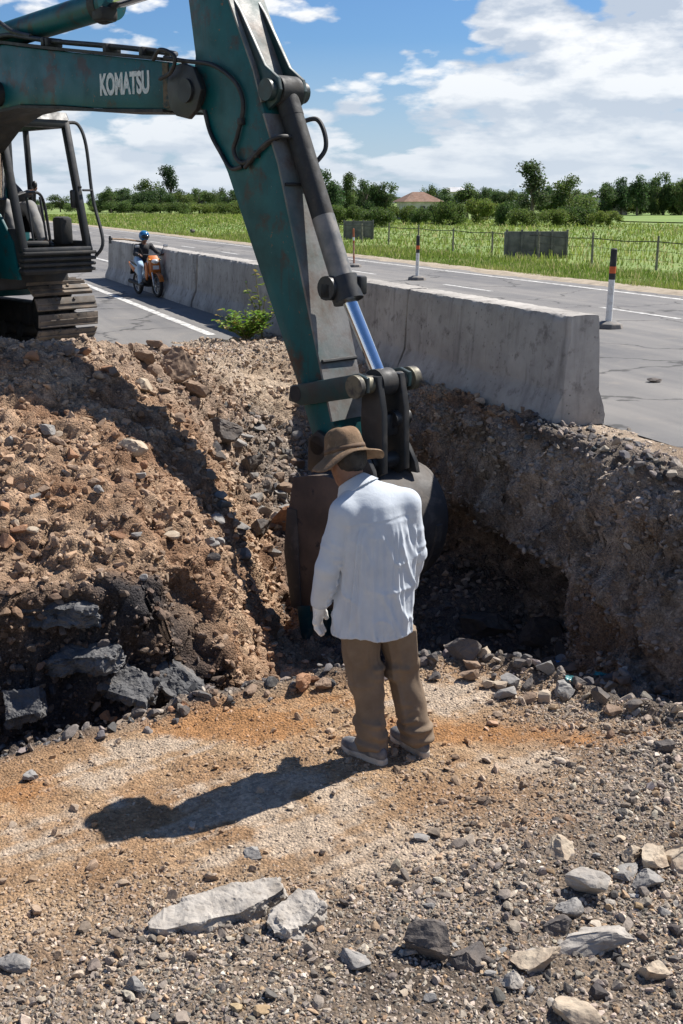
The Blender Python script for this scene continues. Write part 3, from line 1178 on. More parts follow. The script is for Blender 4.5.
# ------------------------------------------------------------------ wire fence and concrete panels in the meadow
mwood = pm("grey fence wood", (.16, .14, .12), (.28, .25, .2), 6, rough=.9, bstr=.4)
mwire = pm("rusty wire", (.10, .08, .07), rough=.7, metal=.4)
A, B = (24.6, 20.0), (26.6, 70.0)
ft = thing("wire_fence", "low wire fence with thin dark posts running through the meadow", "fence", (*ns2xy(*A), -.42))
ox, oy = ns2xy(*A)
K = 13
tops = []
for i in range(K):
    f = i / (K - 1)
    x, y = ns2xy(A[0] + (B[0] - A[0]) * f, A[1] + (B[1] - A[1]) * f)
    x -= ox; y -= oy
    dl = .05 * math.sin(i * 3.1)
    MB().cyl((x, y, -.1), (x + dl, y, 1.12 + .08 * math.sin(i * 5)), .05, .04, 8).obj("post", mwood, ft)
    tops.append((x + dl * .5, y))
w = MB()
for zz_ in (.98, .66, .34):
    pts = []
    for (a, b2), (c_, d_) in zip(tops[:-1], tops[1:]):
        pts += [(a, b2, zz_), ((a + c_) / 2, (b2 + d_) / 2, zz_ - .05)]
    pts.append((*tops[-1], zz_))
    w.tube(pts, .018 if zz_ > .9 else .006, 5, 2)
w.obj("wire", mwire, ft)

mpan = pm("dark weathered concrete", (.115, .11, .105), (.22, .20, .185), 3, (.4, .65), .95, bstr=.6, bsc=25, bdist=.02)


def wallpanel(px0, px1, pyb, hgt, label, npan):
    a, b_ = onz(px0, pyb, -.2), onz(px1, pyb + 0.0, -.2)
    d = b_ - a
    L = d.length
    tt = thing("concrete_trough", label, "trough", (a.x, a.y, -.42), math.atan2(d.y, d.x), "concrete troughs in the meadow")
    m_ = MB()
    for i in range(npan):
        x0, x1 = L * i / npan, L * (i + 1) / npan
        m_.box(((x0 + x1) / 2, .0, hgt / 2 + .1), (x1 - x0 - .05, .10, hgt + .2), bev=.012)
    m_.obj("front_wall", mpan, tt)
    m_ = MB()
    m_.box((L / 2, .75, hgt / 2 + .1), (L - .02, .10, hgt + .15), bev=.012)
    m_.obj("back_wall", mpan, tt)
    for xx in (.05, L - .05):
        MB().box((xx, .375, hgt / 2 + .1), (.1, .64, hgt + .12), bev=.012).obj("end_wall", mpan, tt)
    for i in range(npan + 1):
        MB().box((L * i / npan, -.075, hgt / 2 + .14), (.09, .045, hgt + .26), bev=.008).obj("buttress", mpan, tt)


wallpanel(506, 566, 253, .92, "long grey concrete trough standing in the grass left of the wire fence posts", 4)
wallpanel(344, 373, 236, .95, "smaller grey concrete block wall in the grass close to the excavator arm", 3)

# ------------------------------------------------------------------ trees
mlf = attr_mat("tree foliage", rough=.65, sc=1.5, var=.3, bstr=0.0, spec=.3, world=False)
_t = mlf.node_tree
_oi = _t.nodes.new('ShaderNodeObjectInfo')
_b = _t.nodes['Principled BSDF']
_src = _b.inputs['Base Color'].links[0].from_socket
_tint = ramp(_t, _oi.outputs['Random'], 0, 1, (.72, .80, .80, 1), (1.45, 1.28, 1.05, 1))
_t.links.new(mix(_t, 1.0, _src, _tint, 'MULTIPLY'), _b.inputs['Base Color'])
translucent(mlf, .45)
mbark = pm("tree bark", (.10, .08, .06), (.18, .15, .12), 5, rough=.95, bstr=.5, bsc=12, bdist=.03)


def crown_mesh(name, seed, clumps, leaf=.055, per=230, col=(.045, .085, .02), sq=.85):
    """unit crown: z from 0 to 1, leaves spread through uneven clumps"""
    g = np.random.default_rng(seed)
    Vv, Cc = [], []
    for (cx, cy, cz, rx, rz) in clumps:
        m = int(per * (rx / .25) ** 1.6)
        d = g.normal(size=(m, 3))
        d /= np.linalg.norm(d, axis=1, keepdims=True)
        rr = g.random((m, 1)) ** .55
        lump = 1 + .35 * fbm(d * 1.6 + cx * 9 + seed, 1.6, 3, seed)[:, None]
        p = np.array([[cx, cy, cz]]) + d * rr * lump * np.array([[rx, rx, rz]])
        a = g.normal(size=(m, 3)); a /= np.linalg.norm(a, axis=1, keepdims=True)
        b_ = np.cross(a, g.normal(size=(m, 3))); b_ /= np.linalg.norm(b_, axis=1, keepdims=True)
        l = leaf * g.uniform(.6, 1.4, (m, 1))
        Vv.append(np.stack([p - a * l, p + b_ * l * .6, p + a * l, p - b_ * l * .6], 1).reshape(-1, 3))
        tone = g.uniform(.75, 1.3) * g.uniform(.65, 1.4, (m, 1))
        c = np.array([col]) * tone * (1 + g.normal(size=(m, 3)) * .08)
        Cc.append(np.repeat(np.clip(c, .01, .4), 4, 0))
    Vv = np.concatenate(Vv); Cc = np.concatenate(Cc)
    me = np_mesh(name, Vv, np.arange(len(Vv)).reshape(-1, 4), False, Cc)
    me.materials.append(mlf)
    return me


def clumpset(seed, kind):
    g = np.random.default_rng(seed)
    out = []
    if kind == 'round':
        for i in range(11):
            a = g.uniform(0, 6.28); r = g.uniform(.05, .30)
            out.append((r * math.cos(a), r * math.sin(a), g.uniform(.22, .80), g.uniform(.16, .26), g.uniform(.14, .22)))
        out.append((0, 0, .85, .16, .15))
    elif kind == 'wide':
        for i in range(15):
            a = g.uniform(0, 6.28); r = g.uniform(.1, .65)
            out.append((r * math.cos(a), r * math.sin(a), g.uniform(.14, .84 - .3 * r), g.uniform(.2, .32), g.uniform(.16, .25)))
        out.append((g.uniform(-.2, .2), 0, .84, .2, .16))
    elif kind == 'column':
        for i in range(12):
            z = .18 + .07 * i
            a = g.uniform(0, 6.28); r = g.uniform(0, .07)
            w_ = .10 + .09 * math.sin(min(1, max(0, (z - .1) / .95)) * 3.0)
            out.append((r * math.cos(a), r * math.sin(a), z, w_ * g.uniform(.8, 1.25), .10))
    elif kind == 'lolly':
        for i in range(8):
            a = g.uniform(0, 6.28); r = g.uniform(0, .09)
            out.append((r * math.cos(a), r * math.sin(a), g.uniform(.52, .88), g.uniform(.10, .16), .13))
        for i in range(4):
            a = g.uniform(0, 6.28)
            out.append((.14 * math.cos(a), .14 * math.sin(a), g.uniform(.2, .4), .12, .1))
    elif kind == 'bush':
        for i in range(12):
            a = g.uniform(0, 6.28); r = g.uniform(.1, .85)
            out.append((r * math.cos(a), r * math.sin(a), g.uniform(.18, .72 - .25 * r), g.uniform(.22, .4), g.uniform(.2, .3)))
    return out


PROTO = {}
for kd, sd__, per, lf, c in (('round', 3, 520, .024, (.085, .135, .045)), ('round', 8, 520, .024, (.066, .110, .044)), ('wide', 5, 500, .024, (.095, .145, .046)), ('wide', 12, 500, .024, (.074, .122, .044)),
                             ('column', 4, 700, .019, (.07, .112, .046)), ('lolly', 6, 760, .017, (.062, .098, .044)), ('bush', 2, 420, .032, (.115, .165, .040)), ('bush', 9, 420, .032, (.088, .140, .038))):
    PROTO.setdefault(kd, []).append(crown_mesh(kd + "_crown", sd__, clumpset(sd__, kd), lf, per, c))


def trunk_mesh(seed, kind):
    g = random.Random(seed)
    m_ = MB()
    m_.tube([(0, 0, -.03), (.01, 0, .2), (-.01, .01, .45), (0, 0, .7)], lambda f: .034 * (1 - f) + .008, 8, 3)
    for i in range(6):
        a = g.uniform(0, 6.28)
        z0_ = g.uniform(.18, .45)
        r = .12 if kind in ('column', 'lolly') else .32
        m_.tube([(0, 0, z0_), (.4 * r * math.cos(a), .4 * r * math.sin(a), z0_ + .12), (r * math.cos(a), r * math.sin(a), z0_ + .26)], lambda f: .016 * (1 - f) + .004, 6, 3)
    bmesh.ops.recalc_face_normals(m_.bm, faces=m_.bm.faces)
    me = bpy.data.meshes.new("trunk")
    m_.bm.to_mesh(me)
    m_.bm.free()
    me.materials.append(mbark)
    return me


TRUNK = {k: trunk_mesh(i, k) for i, k in enumerate(PROTO)}


def tree(px, top, dist, kind, var, wpx, label, group=None, name="tree", cat="tree", zb=-.42):
    p = aty(px, 202, dist)
    topz = aty(px, top, dist).z
    h = topz - zb
    wid = wpx / 1141.0 * dist
    natural = {'round': .80, 'wide': 1.35, 'column': .42, 'lolly': .42, 'bush': 1.7}[kind]
    sxy = wid / natural
    tt = thing(name, label, cat, (p.x, dist, zb), rng.uniform(0, 6.28), group)
    tt.scale = (1, 1, 1)
    c = link(bpy.data.objects.new("crown", PROTO[kind][var % len(PROTO[kind])]), tt)
    c.scale = (sxy, sxy, h)
    if name == "tree":
        tr = link(bpy.data.objects.new("trunk", TRUNK[kind]), tt)
        tr.scale = (min(sxy, h) * 1.0, min(sxy, h) * 1.0, h)
    return tt


# individually recognisable trees
tree(533, 156, 150, 'lolly', 0, 36, "tallest tree of the right skyline, dark with a bare waist and rounded head")
tree(171, 162, 300, 'lolly', 0, 24, "tall slender dark tree with a bulbous top rising at the left of the excavator arm")
tree(151, 178, 300, 'wide', 0, 46, "broad rounded green tree just left of the tall slender one")
tree(109, 186, 300, 'round', 0, 19, "small round tree standing alone right of the excavator cab")
tree(91, 193, 310, 'round', 1, 12, "tiniest low tree seen just past the cab mirror bar")
tree(326, 168, 150, 'round', 1, 30, "dark tree peeping out right behind the bucket cylinder")
tree(348, 174, 160, 'column', 0, 15, "pointed conifer-like dark tree next to the bucket cylinder")
tree(569, 174, 155, 'wide', 0, 62, "wide spreading tree immediately right of the tallest right-hand tree")
G_ = "trees of the far skyline"
L_dark = "dark green tree in the dense clump at the right end of the skyline"
for px, top, w_, kd, v in ((606, 181, 36, 'wide', 1), (622, 176, 24, 'round', 1), (638, 173, 28, 'round', 0), (652, 177, 26, 'wide', 1), (664, 171, 26, 'round', 1), (682, 176, 34, 'wide', 1), (700, 172, 34, 'round', 1), (725, 178, 50, 'wide', 1)):
    tree(px, top, 190 + 6 * v, kd, v, w_, L_dark, G_ + " at the right end")
for px, top, w_ in ((604, 196, 30), (622, 194, 30), (640, 193, 32), (660, 192, 32), (680, 193, 34), (702, 192, 36)):
    tree(px, top, 200, 'bush', 0 if w_ < 33 else 1, w_, "dark bush under the dense clump of trees at the right end of the skyline", "bushes at the right end of the skyline", "shrub", "shrub")
L_b = "low dark tree in the back row behind the skyline trees"
for k in range(34):
    px = 105 + k * 18.5 + rng.uniform(-6, 6)
    if 400 < px < 436: continue
    tree(px, rng.uniform(186, 193) - (4 if px > 600 else 0), 250 + rng.uniform(-15, 15), 'wide', k % 2, rng.uniform(34, 46), L_b, "back row of the far skyline")
L_mid = "green tree in the skyline row between the house and the bucket cylinder"
for px, top, w_, kd, v in ((366, 178, 34, 'wide', 1), (384, 181, 30, 'round', 1), (428, 184, 26, 'wide', 0), (446, 187, 24, 'round', 1), (336, 184, 26, 'wide', 1)):
    tree(px, top, 185, kd, v, w_, L_mid, G_ + " by the house")
L_mr = "leafy green tree in the skyline row between the house and the tallest tree"
for px, top, w_, kd, v in ((468, 182, 34, 'round', 0), (488, 186, 34, 'wide', 1), (508, 189, 34, 'wide', 0), (548, 184, 26, 'wide', 1)):
    tree(px, top, 165, kd, v, w_, L_mr, G_ + " right of the house")
L_l = "low green tree in the skyline row left of the excavator arm"
for px, top, w_, kd, v in ((128, 196, 22, 'wide', 0), (188, 193, 24, 'wide', 1), (204, 190, 26, 'round', 0), (219, 187, 26, 'wide', 0), (236, 189, 30, 'round', 1), (256, 186, 34, 'wide', 1), (280, 184, 36, 'round', 0), (304, 183, 34, 'wide', 1), (100, 199, 16, 'wide', 1), (60, 194, 40, 'wide', 0), (20, 196, 40, 'wide', 1)):
    tree(px, top, 270, kd, v, w_, L_l, G_ + " left of the arm")
L_s = "pale green rounded shrub at the meadow's far edge below the skyline trees"
for i, (px, top, d, w_, v) in enumerate(((345, 199, 120, 40, 0), (380, 203, 112, 44, 1), (402, 200, 125, 34, 0), (419, 204.5, 120, 34, 1), (436, 200, 125, 34, 1), (455, 196, 118, 40, 1), (482, 191, 122, 42, 0), (505, 196, 116, 34, 1), (528, 205, 112, 40, 1), (555, 204, 110, 40, 0), (583, 202, 112, 46, 1), (606, 206, 110, 30, 0), (320, 203, 115, 36, 1),
                                         (150, 200, 240, 36, 0), (180, 200, 230, 30, 1), (206, 201, 220, 34, 0), (235, 200, 215, 36, 1), (265, 199, 210, 38, 0), (297, 198, 200, 40, 1), (122, 203, 250, 30, 1), (98, 204, 255, 22, 0))):
    tree(px, top, d, 'bush', v, w_, L_s, "shrubs along the meadow edge", "shrub", "shrub")

# bright crop strip beyond the meadow at right
mcr, t, b = nt("young crop")
gp = geopos(t)
t.links.new(mix(t, ramp(t, noise(t, gp, .12, 5, .6), .35, .65), (.11, .19, .035), (.19, .26, .055)), b.inputs['Base Color'])
b.inputs['Roughness'].default_value = 1
cs = [onz(622, 221, -.3), onz(760, 224, -.3), onz(760, 209.5, -.3), onz(600, 210.5, -.3)]
tag(np_obj("crop_field", [(p.x, p.y, -.3) for p in cs], [[0, 1, 2, 3]], mcr), kind='structure')

# ------------------------------------------------------------------ houses far behind the meadow
mwall = pm("whitewashed wall", (.62, .60, .56), (.45, .42, .38), 1.0, rough=.9)
mroof = pm("terracotta roof tiles", (.21, .115, .075), (.16, .095, .065), 1.2, rough=.9, bstr=.6, bsc=6, bdist=.05)
mroofg = pm("pale sheet roof", (.60, .60, .60), (.45, .44, .43), 1.0, rough=.6)
mdarkw = pm("dark window glass", (.02, .025, .03), rough=.25)


def house(px, pyb, d, L, Dp, h, rh, label, roofm, hip=.35, over=.5, rz=0.2):
    p = aty(px, 202, d)
    tt = thing("house", label, "house", (p.x, d, -.42), rz, "houses among the skyline trees")
    MB().box((0, 0, h / 2), (L, Dp, h)).obj("wall", mwall, tt)
    bm = MB()
    a, b_ = L / 2 + over, Dp / 2 + over
    v = [bm.bm.verts.new(q) for q in ((-a, -b_, h), (a, -b_, h), (a, b_, h), (-a, b_, h), (-a + 2 * a * hip, 0, h + rh), (a - 2 * a * hip, 0, h + rh))]
    for f in ((0, 1, 5, 4), (1, 2, 5), (2, 3, 4, 5), (3, 0, 4), (3, 2, 1, 0)):
        bm.bm.faces.new([v[i] for i in f])
    bm.obj("roof", roofm, tt, smooth=False)
    for i in (-1, 0, 1):
        wdw = MB().box((i * L * .3, -Dp / 2 - .02, h * .58), (L * .13, .05, h * .36)).obj("window", mdarkw, tt)
        MB().box((i * L * .3, -Dp / 2 - .05, h * .38), (L * .15, .12, .12)).obj("sill", mwall, wdw)
    return tt


house(418, 211, 152, 4.6, 4.2, 2.35, 1.25, "small white house with brown hipped tile roof among the trees", mroof, .36, .5, .25)
house(455, 196, 200, 4.0, 3.5, 4.0, .8, "far house with pale roof mostly hidden by trees right of the brown-roofed house", mroofg, .3, .4, -.2)
house(610, 198, 200, 5.0, 4.0, 3.1, .7, "far white-roofed low house before the dark clump at the right", mroofg, .2, .4, .1)

# ------------------------------------------------------------------ plants by the barrier
mleaf = attr_mat("weed leaf", rough=.6, sc=20, var=.25, bstr=0, spec=.3, world=False)
translucent(mleaf, .4)
mstem = pm("plant stem", (.16, .15, .06), rough=.8)


def leafy(name, label, base, stems, leafn, leafl, col, cat, seed):
    g = np.random.default_rng(seed)
    tt = thing(name, label, cat, base)
    sm = MB()
    Vv, Cc = [], []
    for (dx, dy, h) in stems:
        pts = [(0, 0, -.03), (dx * .35, dy * .35, h * .45), (dx * .8, dy * .8, h * .8), (dx, dy, h)]
        sm.tube(pts, lambda f: .008 * (1 - f) + .003, 6, 4)
        for i in range(leafn):
            f = g.uniform(.22, 1.03)
            p = np.array([dx * f ** 1.2, dy * f ** 1.2, h * f]) + g.normal(size=3) * .02
            a = g.uniform(0, 6.28)
            d = np.array([math.cos(a), math.sin(a), g.uniform(-.2, .7)])
            d /= np.linalg.norm(d)
            sd2 = np.cross(d, [0, 0, 1.0]); sd2 /= np.linalg.norm(sd2)
            l = leafl * g.uniform(.6, 1.3)
            up = np.cross(sd2, d)
            q = [p, p + d * l * .5 + sd2 * l * .22 + up * .01, p + d * l - up * l * .12, p + d * l * .5 - sd2 * l * .22 + up * .01]
            Vv += q
            c = np.array(col) * g.uniform(.6, 1.5) * (1 + g.normal(size=3) * .1)
            if g.random() < .08: c = np.array([.40, .30, .08])
            Cc += [c] * 4
    sm.obj("stem", mstem, tt)
    Vv = np.array(Vv)
    np_obj("leaves", Vv, np.arange(len(Vv)).reshape(-1, 4), mleaf, tt, col=np.clip(np.array(Cc), .01, .6))
    return tt


pw = onz(247, 340, .05)
g_ = random.Random(3)
leafy("weed", "bushy bright green weed growing from the dirt at the foot of the barriers", (pw.x, pw.y, .05), [(g_.uniform(-.42, .42), g_.uniform(-.3, .3), g_.uniform(.18, .42)) for _ in range(30)], 26, .085, (.17, .27, .04), "weed", 5)
ps = onz(262, 336, .05)
leafy("sapling", "spindly tall sapling with sparse yellowish leaves behind the bushy weed", (ps.x, ps.y, .05), [(-.08, .05, .95), (-.22, .0, .75), (.05, .05, .6), (-.02, -.03, .45)], 22, .10, (.20, .26, .05), "sapling", 9)

# ------------------------------------------------------------------ excavator
YAW = R(-45)
ES = 1.20
hX = (math.cos(YAW), math.sin(YAW))
lX = (-hX[1], hX[0])
_T = aty(205, 93, 9.0)
OX, OY = _T.x - 4.75 * hX[0], _T.y - 4.75 * hX[1]

teal = pm("worn teal paint", (.003, .088, .098), (.005, .050, .054), 2.2, (.46, .76), .42, var=.15, spec=.35, c3=(.045, .038, .03), sc3=4, thr3=(.54, .64), bstr=.12, bsc=40, chips=True)
tealarm = pm("grimy teal paint on the arm", (.003, .088, .096), (.008, .046, .046), 2.6, (.44, .74), .45, spec=.35, var=.2, c3=(.045, .034, .028), sc3=4.5, thr3=(.54, .66), bstr=.2, bsc=30, chips=True)
mplate = pm("scraped arm plate", (.20, .195, .185), (.07, .12, .12), 2.4, (.45, .72), .6, metal=.25, var=.3, c3=(.12, .085, .065), sc3=6, thr3=(.48, .74), bstr=.35, bsc=45)
mblack = pm("black steel", (.018, .019, .020), (.05, .045, .04), 6, (.5, .7), .5, bstr=.15)
mblk2 = pm("dusty black steel", (.022, .022, .022), (.085, .072, .058), 7, (.50, .78), .7, bstr=.25)
mtrk = pm("dusty track steel", (.11, .095, .08), (.26, .205, .155), 5, (.40, .64), .85, metal=.2, c3=(.05, .045, .04), sc3=14, bstr=.5, bsc=40)
mchrome = pm("chromed rod", (.78, .79, .80), (.6, .58, .55), 12, (.6, .8), .14, metal=1.0)
mhose = pm("rubber hose", (.015, .015, .016), (.06, .055, .05), 9, (.5, .7), .55)
mbuck = pm("worn bucket steel", (.055, .054, .055), (.105, .092, .082), 3.5, (.38, .66), .7, metal=.2, c3=(.17, .15, .13), sc3=7, thr3=(.52, .70), bstr=.45, bsc=35)
mbuckd = pm("muddy bucket plate", (.085, .062, .048), (.15, .105, .078), 4, (.40, .62), .9, c3=(.05, .045, .042), sc3=8, bstr=.6, bsc=30)
mteal2 = pm("scuffed teal tooth", (.012, .07, .08), (.10, .12, .11), 9, (.5, .65), .5)
mglass, t, b = nt("cab glass")
b.inputs['Transmission Weight'].default_value = 1
b.inputs['Roughness'].default_value = .02
b.inputs['IOR'].default_value = 1.05
b.inputs['Base Color'].default_value = (.9, .95, .95, 1)
mletter = pm("white lettering paint", (.62, .64, .63), (.30, .38, .38), 16, (.5, .66), .6)

mlug = pm("dark greasy teal", (.010, .045, .046), (.03, .03, .028), 5, (.4, .62), .45, bstr=.2)
ex = thing("excavator", "teal crawler excavator with lettered boom, standing on the road and digging in the trench", "excavator", (OX * ES, OY * ES, CZ * (1 - ES)), YAW)
ex.scale = (ES,) * 3

# undercarriage
TRK = []
for sgn in (-1, 1):
    yc = .88 * sgn
    x0, x1, rr = -2.35, .76, .31
    pts = []
    cz_ = .695
    for i in range(26):
        pts.append((x0 + (x1 - x0) * i / 25, cz_ + rr, 0.0))
    for i in range(1, 12):
        a = math.pi / 2 - math.pi * i / 12
        pts.append((x1 + rr * math.cos(a), cz_ + rr * math.sin(a), 0))
    for i in range(26):
        pts.append((x1 - (x1 - x0) * i / 25, cz_ - rr, 0))
    for i in range(1, 12):
        a = -math.pi / 2 - math.pi * i / 12
        pts.append((x0 + rr * math.cos(a), cz_ + rr * math.sin(a), 0))
    # even spacing
    pp = np.array([(p[0], p[1]) for p in pts] + [(pts[0][0], pts[0][1])])
    seg = np.concatenate([[0], np.cumsum(np.linalg.norm(np.diff(pp, axis=0), axis=1))])
    nsh = 54
    sh, ch = MB(), MB()
    for k in range(nsh):
        q = seg[-1] * k / nsh
        q2 = q + .02
        cx, czz = np.interp(q, seg, pp[:, 0]), np.interp(q, seg, pp[:, 1])
        dx, dz = np.interp(q2, seg, pp[:, 0]) - cx, np.interp(q2, seg, pp[:, 1]) - czz
        an = math.atan2(dz, dx)
        Mx = Matrix.Rotation(-an, 4, 'Y')
        pitch_ = seg[-1] / nsh
        up = Mx @ Vector((0, 0, 1))
        fw = Mx @ Vector((1, 0, 0))
        c0_ = Vector((cx, yc, czz))
        sh.box(c0_ + up * .045, (pitch_ * .93, .74, .026), Mx, .006)
        sh.box(c0_ + up * .062 + fw * pitch_ * .40, (.018, .72, .026), Mx, .005)
        sh.box(c0_ + up * .062, (.016, .72, .022), Mx)
        for b_ in (-.11, .11):
            sh.cyl(c0_ + up * .05 + Vector((0, b_, 0)) - fw * .05, c0_ + up * .075 + Vector((0, b_, 0)) - fw * .05, .018, seg=6)
        ch.box(c0_ + Vector((0, .09, 0)), (pitch_ * .98, .04, .08), Mx, .008)
        ch.box(c0_ + Vector((0, -.09, 0)), (pitch_ * .98, .04, .08), Mx, .008)
    tr = sh.obj("track", mtrk, ex)
    ch.obj("chain", mblk2, tr)
    MB().cyl((x1, yc - .1, cz_), (x1, yc + .1, cz_), .26, seg=32).cyl((x1, yc - .16, cz_), (x1, yc + .16, cz_), .12, seg=24).obj("idler", mblk2, tr)
    MB().cyl((x0, yc - .1, cz_), (x0, yc + .1, cz_), .26, seg=20).cyl((x0, yc - .2, cz_), (x0, yc + .2, cz_), .2, seg=24).obj("sprocket", mblk2, tr)
    for i in range(7):
        xx = x0 + .45 + i * .37
        MB().cyl((xx, yc - .17, cz_ - .20), (xx, yc + .17, cz_ - .20), .085, seg=18).obj("roller", mblk2, tr)
    for xx in (-1.4, -.2):
        MB().cyl((xx, yc - .14, cz_ + .21), (xx, yc + .14, cz_ + .21), .055, seg=16).obj("top_roller", mblk2, tr)
    MB().box(((x0 + x1) / 2, yc, cz_ - .02), (x1 - x0 - .5, .30, .26), bev=.04).obj("track_frame", mblk2, ex)
MB().box((-.8, 0, .76), (1.5, 1.25, .28), bev=.05).cyl((-.4, 0, .75), (-.4, 0, 1.0), .62, seg=36).obj("carbody", mblk2, ex)

# house, counterweight
MB().box((-.75, 0, 1.08), (3.3, 2.1, .18), bev=.03).obj("deck", mblk2, ex)
MB().box((-1.15, -.55, 1.72), (1.9, .98, 1.10), bev=.06).box((-1.5, .55, 1.72), (1.2, .98, 1.10), bev=.06).obj("engine_house", teal, ex)
MB().box((.42, -.66, 1.52), (1.2, .72, .70), bev=.05).obj("tool_box", teal, ex)
cwp = [(-2.35, 1.0), (-2.75, 1.08), (-2.85, 1.5), (-2.75, 1.95), (-2.35, 2.05)]
MB().prism(cwp, -1.1, 1.1, .06).obj("counterweight", teal, ex)
MB().cyl((-1.7, -.4, 2.2), (-1.7, -.4, 2.75), .06, seg=16).obj("exhaust_pipe", mblk2, ex)

# cab: open front, slanted front posts
cab = MB()
yR, yL = .26, 1.02
xFb, xFt, xB = 1.40, 1.06, -.22
zB, zS, zT = 1.18, 1.44, 2.78
for y in (yR, yL):
    cab.bar((xFb - .03, y, zS - .05), (xFt, y, zT - .06), .075, .085, bev=.02)
    cab.bar((xB, y, zB + .1), (xB + .04, y, zT - .06), .08, .09, bev=.02)
    cab.bar((.28, y, zS), (.24, y, zT - .06), .05, .07, bev=.012)
    cab.bar((xB, y, zT - .08), (xFt + .02, y, zT - .08), .08, .09, bev=.02)
cab.bar((xFt, yR - .03, zT - .08), (xFt, yL + .03, zT - .08), .09, .10, bev=.025)
cab.bar((xFb - .02, yR - .03, zS - .03), (xFb - .02, yL + .03, zS - .03), .09, .07, bev=.02)
cabf = cab.obj("cab_frame", mblack, ex)
MB().prism([(xB - .05, zT - .05), (xFt + .05, zT - .05), (xFt + .0, zT + .03), (xB + .1, zT + .06), (xB - .05, zT + .03)], yR - .04, yL + .04, .025).obj("cab_roof", mblack, ex)
MB().box(((xB + .2), (yR + yL) / 2, zS - .2), (.4, yL - yR, .75), bev=.02).box((xB + .0, (yR + yL) / 2, 1.9), (.06, yL - yR - .06, 1.0), bev=.02).obj("cab_rear_panel", teal, ex)
MB().box((.62, yR + .0, zS + .02), (1.4, .05, .35), bev=.012).box((.62, yL, zS - .05), (1.4, .05, .22), bev=.012).obj("cab_side_panel", mblack, ex)
sill = MB()
sill.box((.60, (yR + yL) / 2, zB + .03), (1.6, yL - yR + .04, .06), bev=.01)
for i in range(4):
    sill.box((xFb + .0 - .012 * i, (yR + yL) / 2, zS - .055 - i * .058), (.12, yL - yR + .10, .036), bev=.012)
    sill.box((.68, yL + .03, zS - .055 - i * .058), (1.4, .06, .036), bev=.012)
sill.box((xFb - .05, (yR + yL) / 2, zS - .15), (.07, yL - yR + .04, .24))
sill.obj("front_step", mblk2, ex)
# grab bar with mirror outside the left front post
gb = MB().tube([(xFt + .02, yL + .03, zT - .07), (xFt + .04, yL + .14, zT - .09), (xFt + .12, yL + .17, zT - .3), (1.28, yL + .15, 1.95), (1.46, yL + .13, zS + .06), (1.43, yL + .05, zS - .1)], .018, 8, 6).tube([(1.30, yL + .02, 2.02), (1.28, yL + .15, 2.02)], .012, 6, 1).obj("grab_bar", mblack, ex)
MB().box((1.22, yL + -.03, 1.93), (.05, .11, .19), bev=.02).tube([(1.28, yL + .02, 2.05), (1.22, yL - .03, 2.06), (1.22, yL - .03, 1.98)], .01, 6, 3).obj("mirror", mblack, gb)
MB().box((.62, yR, 2.10), (.72, .012, 1.05)).obj("cab_window", mglass, ex)
# seat, console, levers
seat = MB().box((.12, .64, 1.62), (.5, .50, .14), bev=.05).box((-.10, .64, 1.98), (.14, .48, .68), bev=.05).box((-.10, .64, 2.42), (.11, .27, .22), bev=.04).obj("operator_seat", mblack, ex)
cons = MB()
for y in (.34, .92):
    MB().box((.38, y, 1.72), (.42, .14, .30), bev=.04).obj("arm_console", mblk2, ex)
cons.box((1.08, .90, 1.60), (.18, .16, .30), bev=.04)
cons.obj("console", mblk2, ex)
MB().box((1.15, .48, 1.48), (.2, .3, .05), bev=.02).obj("pedal_plate", mblk2, ex)
for y in (.36, .90):
    MB().tube([(.52, y, 1.85), (.55, y, 1.98), (.56, y, 2.05)], .016, 8, 3).ball((.56, y, 2.08), (.03, .03, .045), 2).obj("control_lever", mblack, ex)
for y in (.56, .72):
    MB().tube([(1.05, y, 1.45), (1.0, y, 1.75), (.96, y, 1.95)], .013, 8, 3).obj("travel_lever", mblack, ex)
MB().tube([(1.06, .35, 1.95), (1.0, .60, 2.0), (.92, .78, 1.92), (.95, .82, 1.45)], .016, 8, 6).obj("grab_rail", mblack, ex)

# boom -------------------------------------------------------------
BP = [(.0, 1.62), (.0, 2.0), (.5, 2.56), (1.05, 3.02), (1.55, 3.24), (2.07, 3.28), (2.8, 3.17), (3.68, 3.05), (4.55, 2.93),
      (4.72, 2.86), (4.80, 2.60), (4.62, 2.575), (4.33, 2.60), (3.6, 2.645), (3.02, 2.70), (2.33, 2.745), (1.97, 2.725), (1.58, 2.63), (1.15, 2.40), (.75, 2.08), (.4, 1.68), (.2, 1.50)]
boom = MB().prism(BP, -.20, .20, .012).obj("boom", teal, ex)
fl = MB()
fl.prism([(1.55, 3.243), (2.07, 3.283), (2.8, 3.173), (3.68, 3.053), (4.50, 2.94), (4.50, 2.965), (3.68, 3.078), (2.8, 3.198), (2.07, 3.308), (1.55, 3.268)], -.225, .225)
fl.prism([(1.15, 2.397), (1.58, 2.627), (1.97, 2.722), (2.33, 2.742), (3.02, 2.697), (3.6, 2.642), (4.50, 2.591), (4.50, 2.569), (3.6, 2.619), (3.02, 2.674), (2.33, 2.719), (1.97, 2.699), (1.58, 2.604), (1.15, 2.374)], -.225, .225)
fl.obj("flange", mblk2, boom)
ear = MB()
for s_ in (-1, 1):
    ya, yb = (.205, .25) if s_ > 0 else (-.25, -.205)
    ear.prism([(4.62, 2.60), (4.60, 2.74), (4.64, 2.88), (4.80, 2.90), (4.93, 2.86), (5.02, 2.70), (4.95, 2.56), (4.85, 2.50), (4.70, 2.53)], ya, yb, .01)
    ear.cyl((4.85, s_ * .25, 2.70), (4.85, s_ * .275, 2.70), .085, seg=24)
ear.obj("pivot_ear", mblack, boom)
sb = MB()
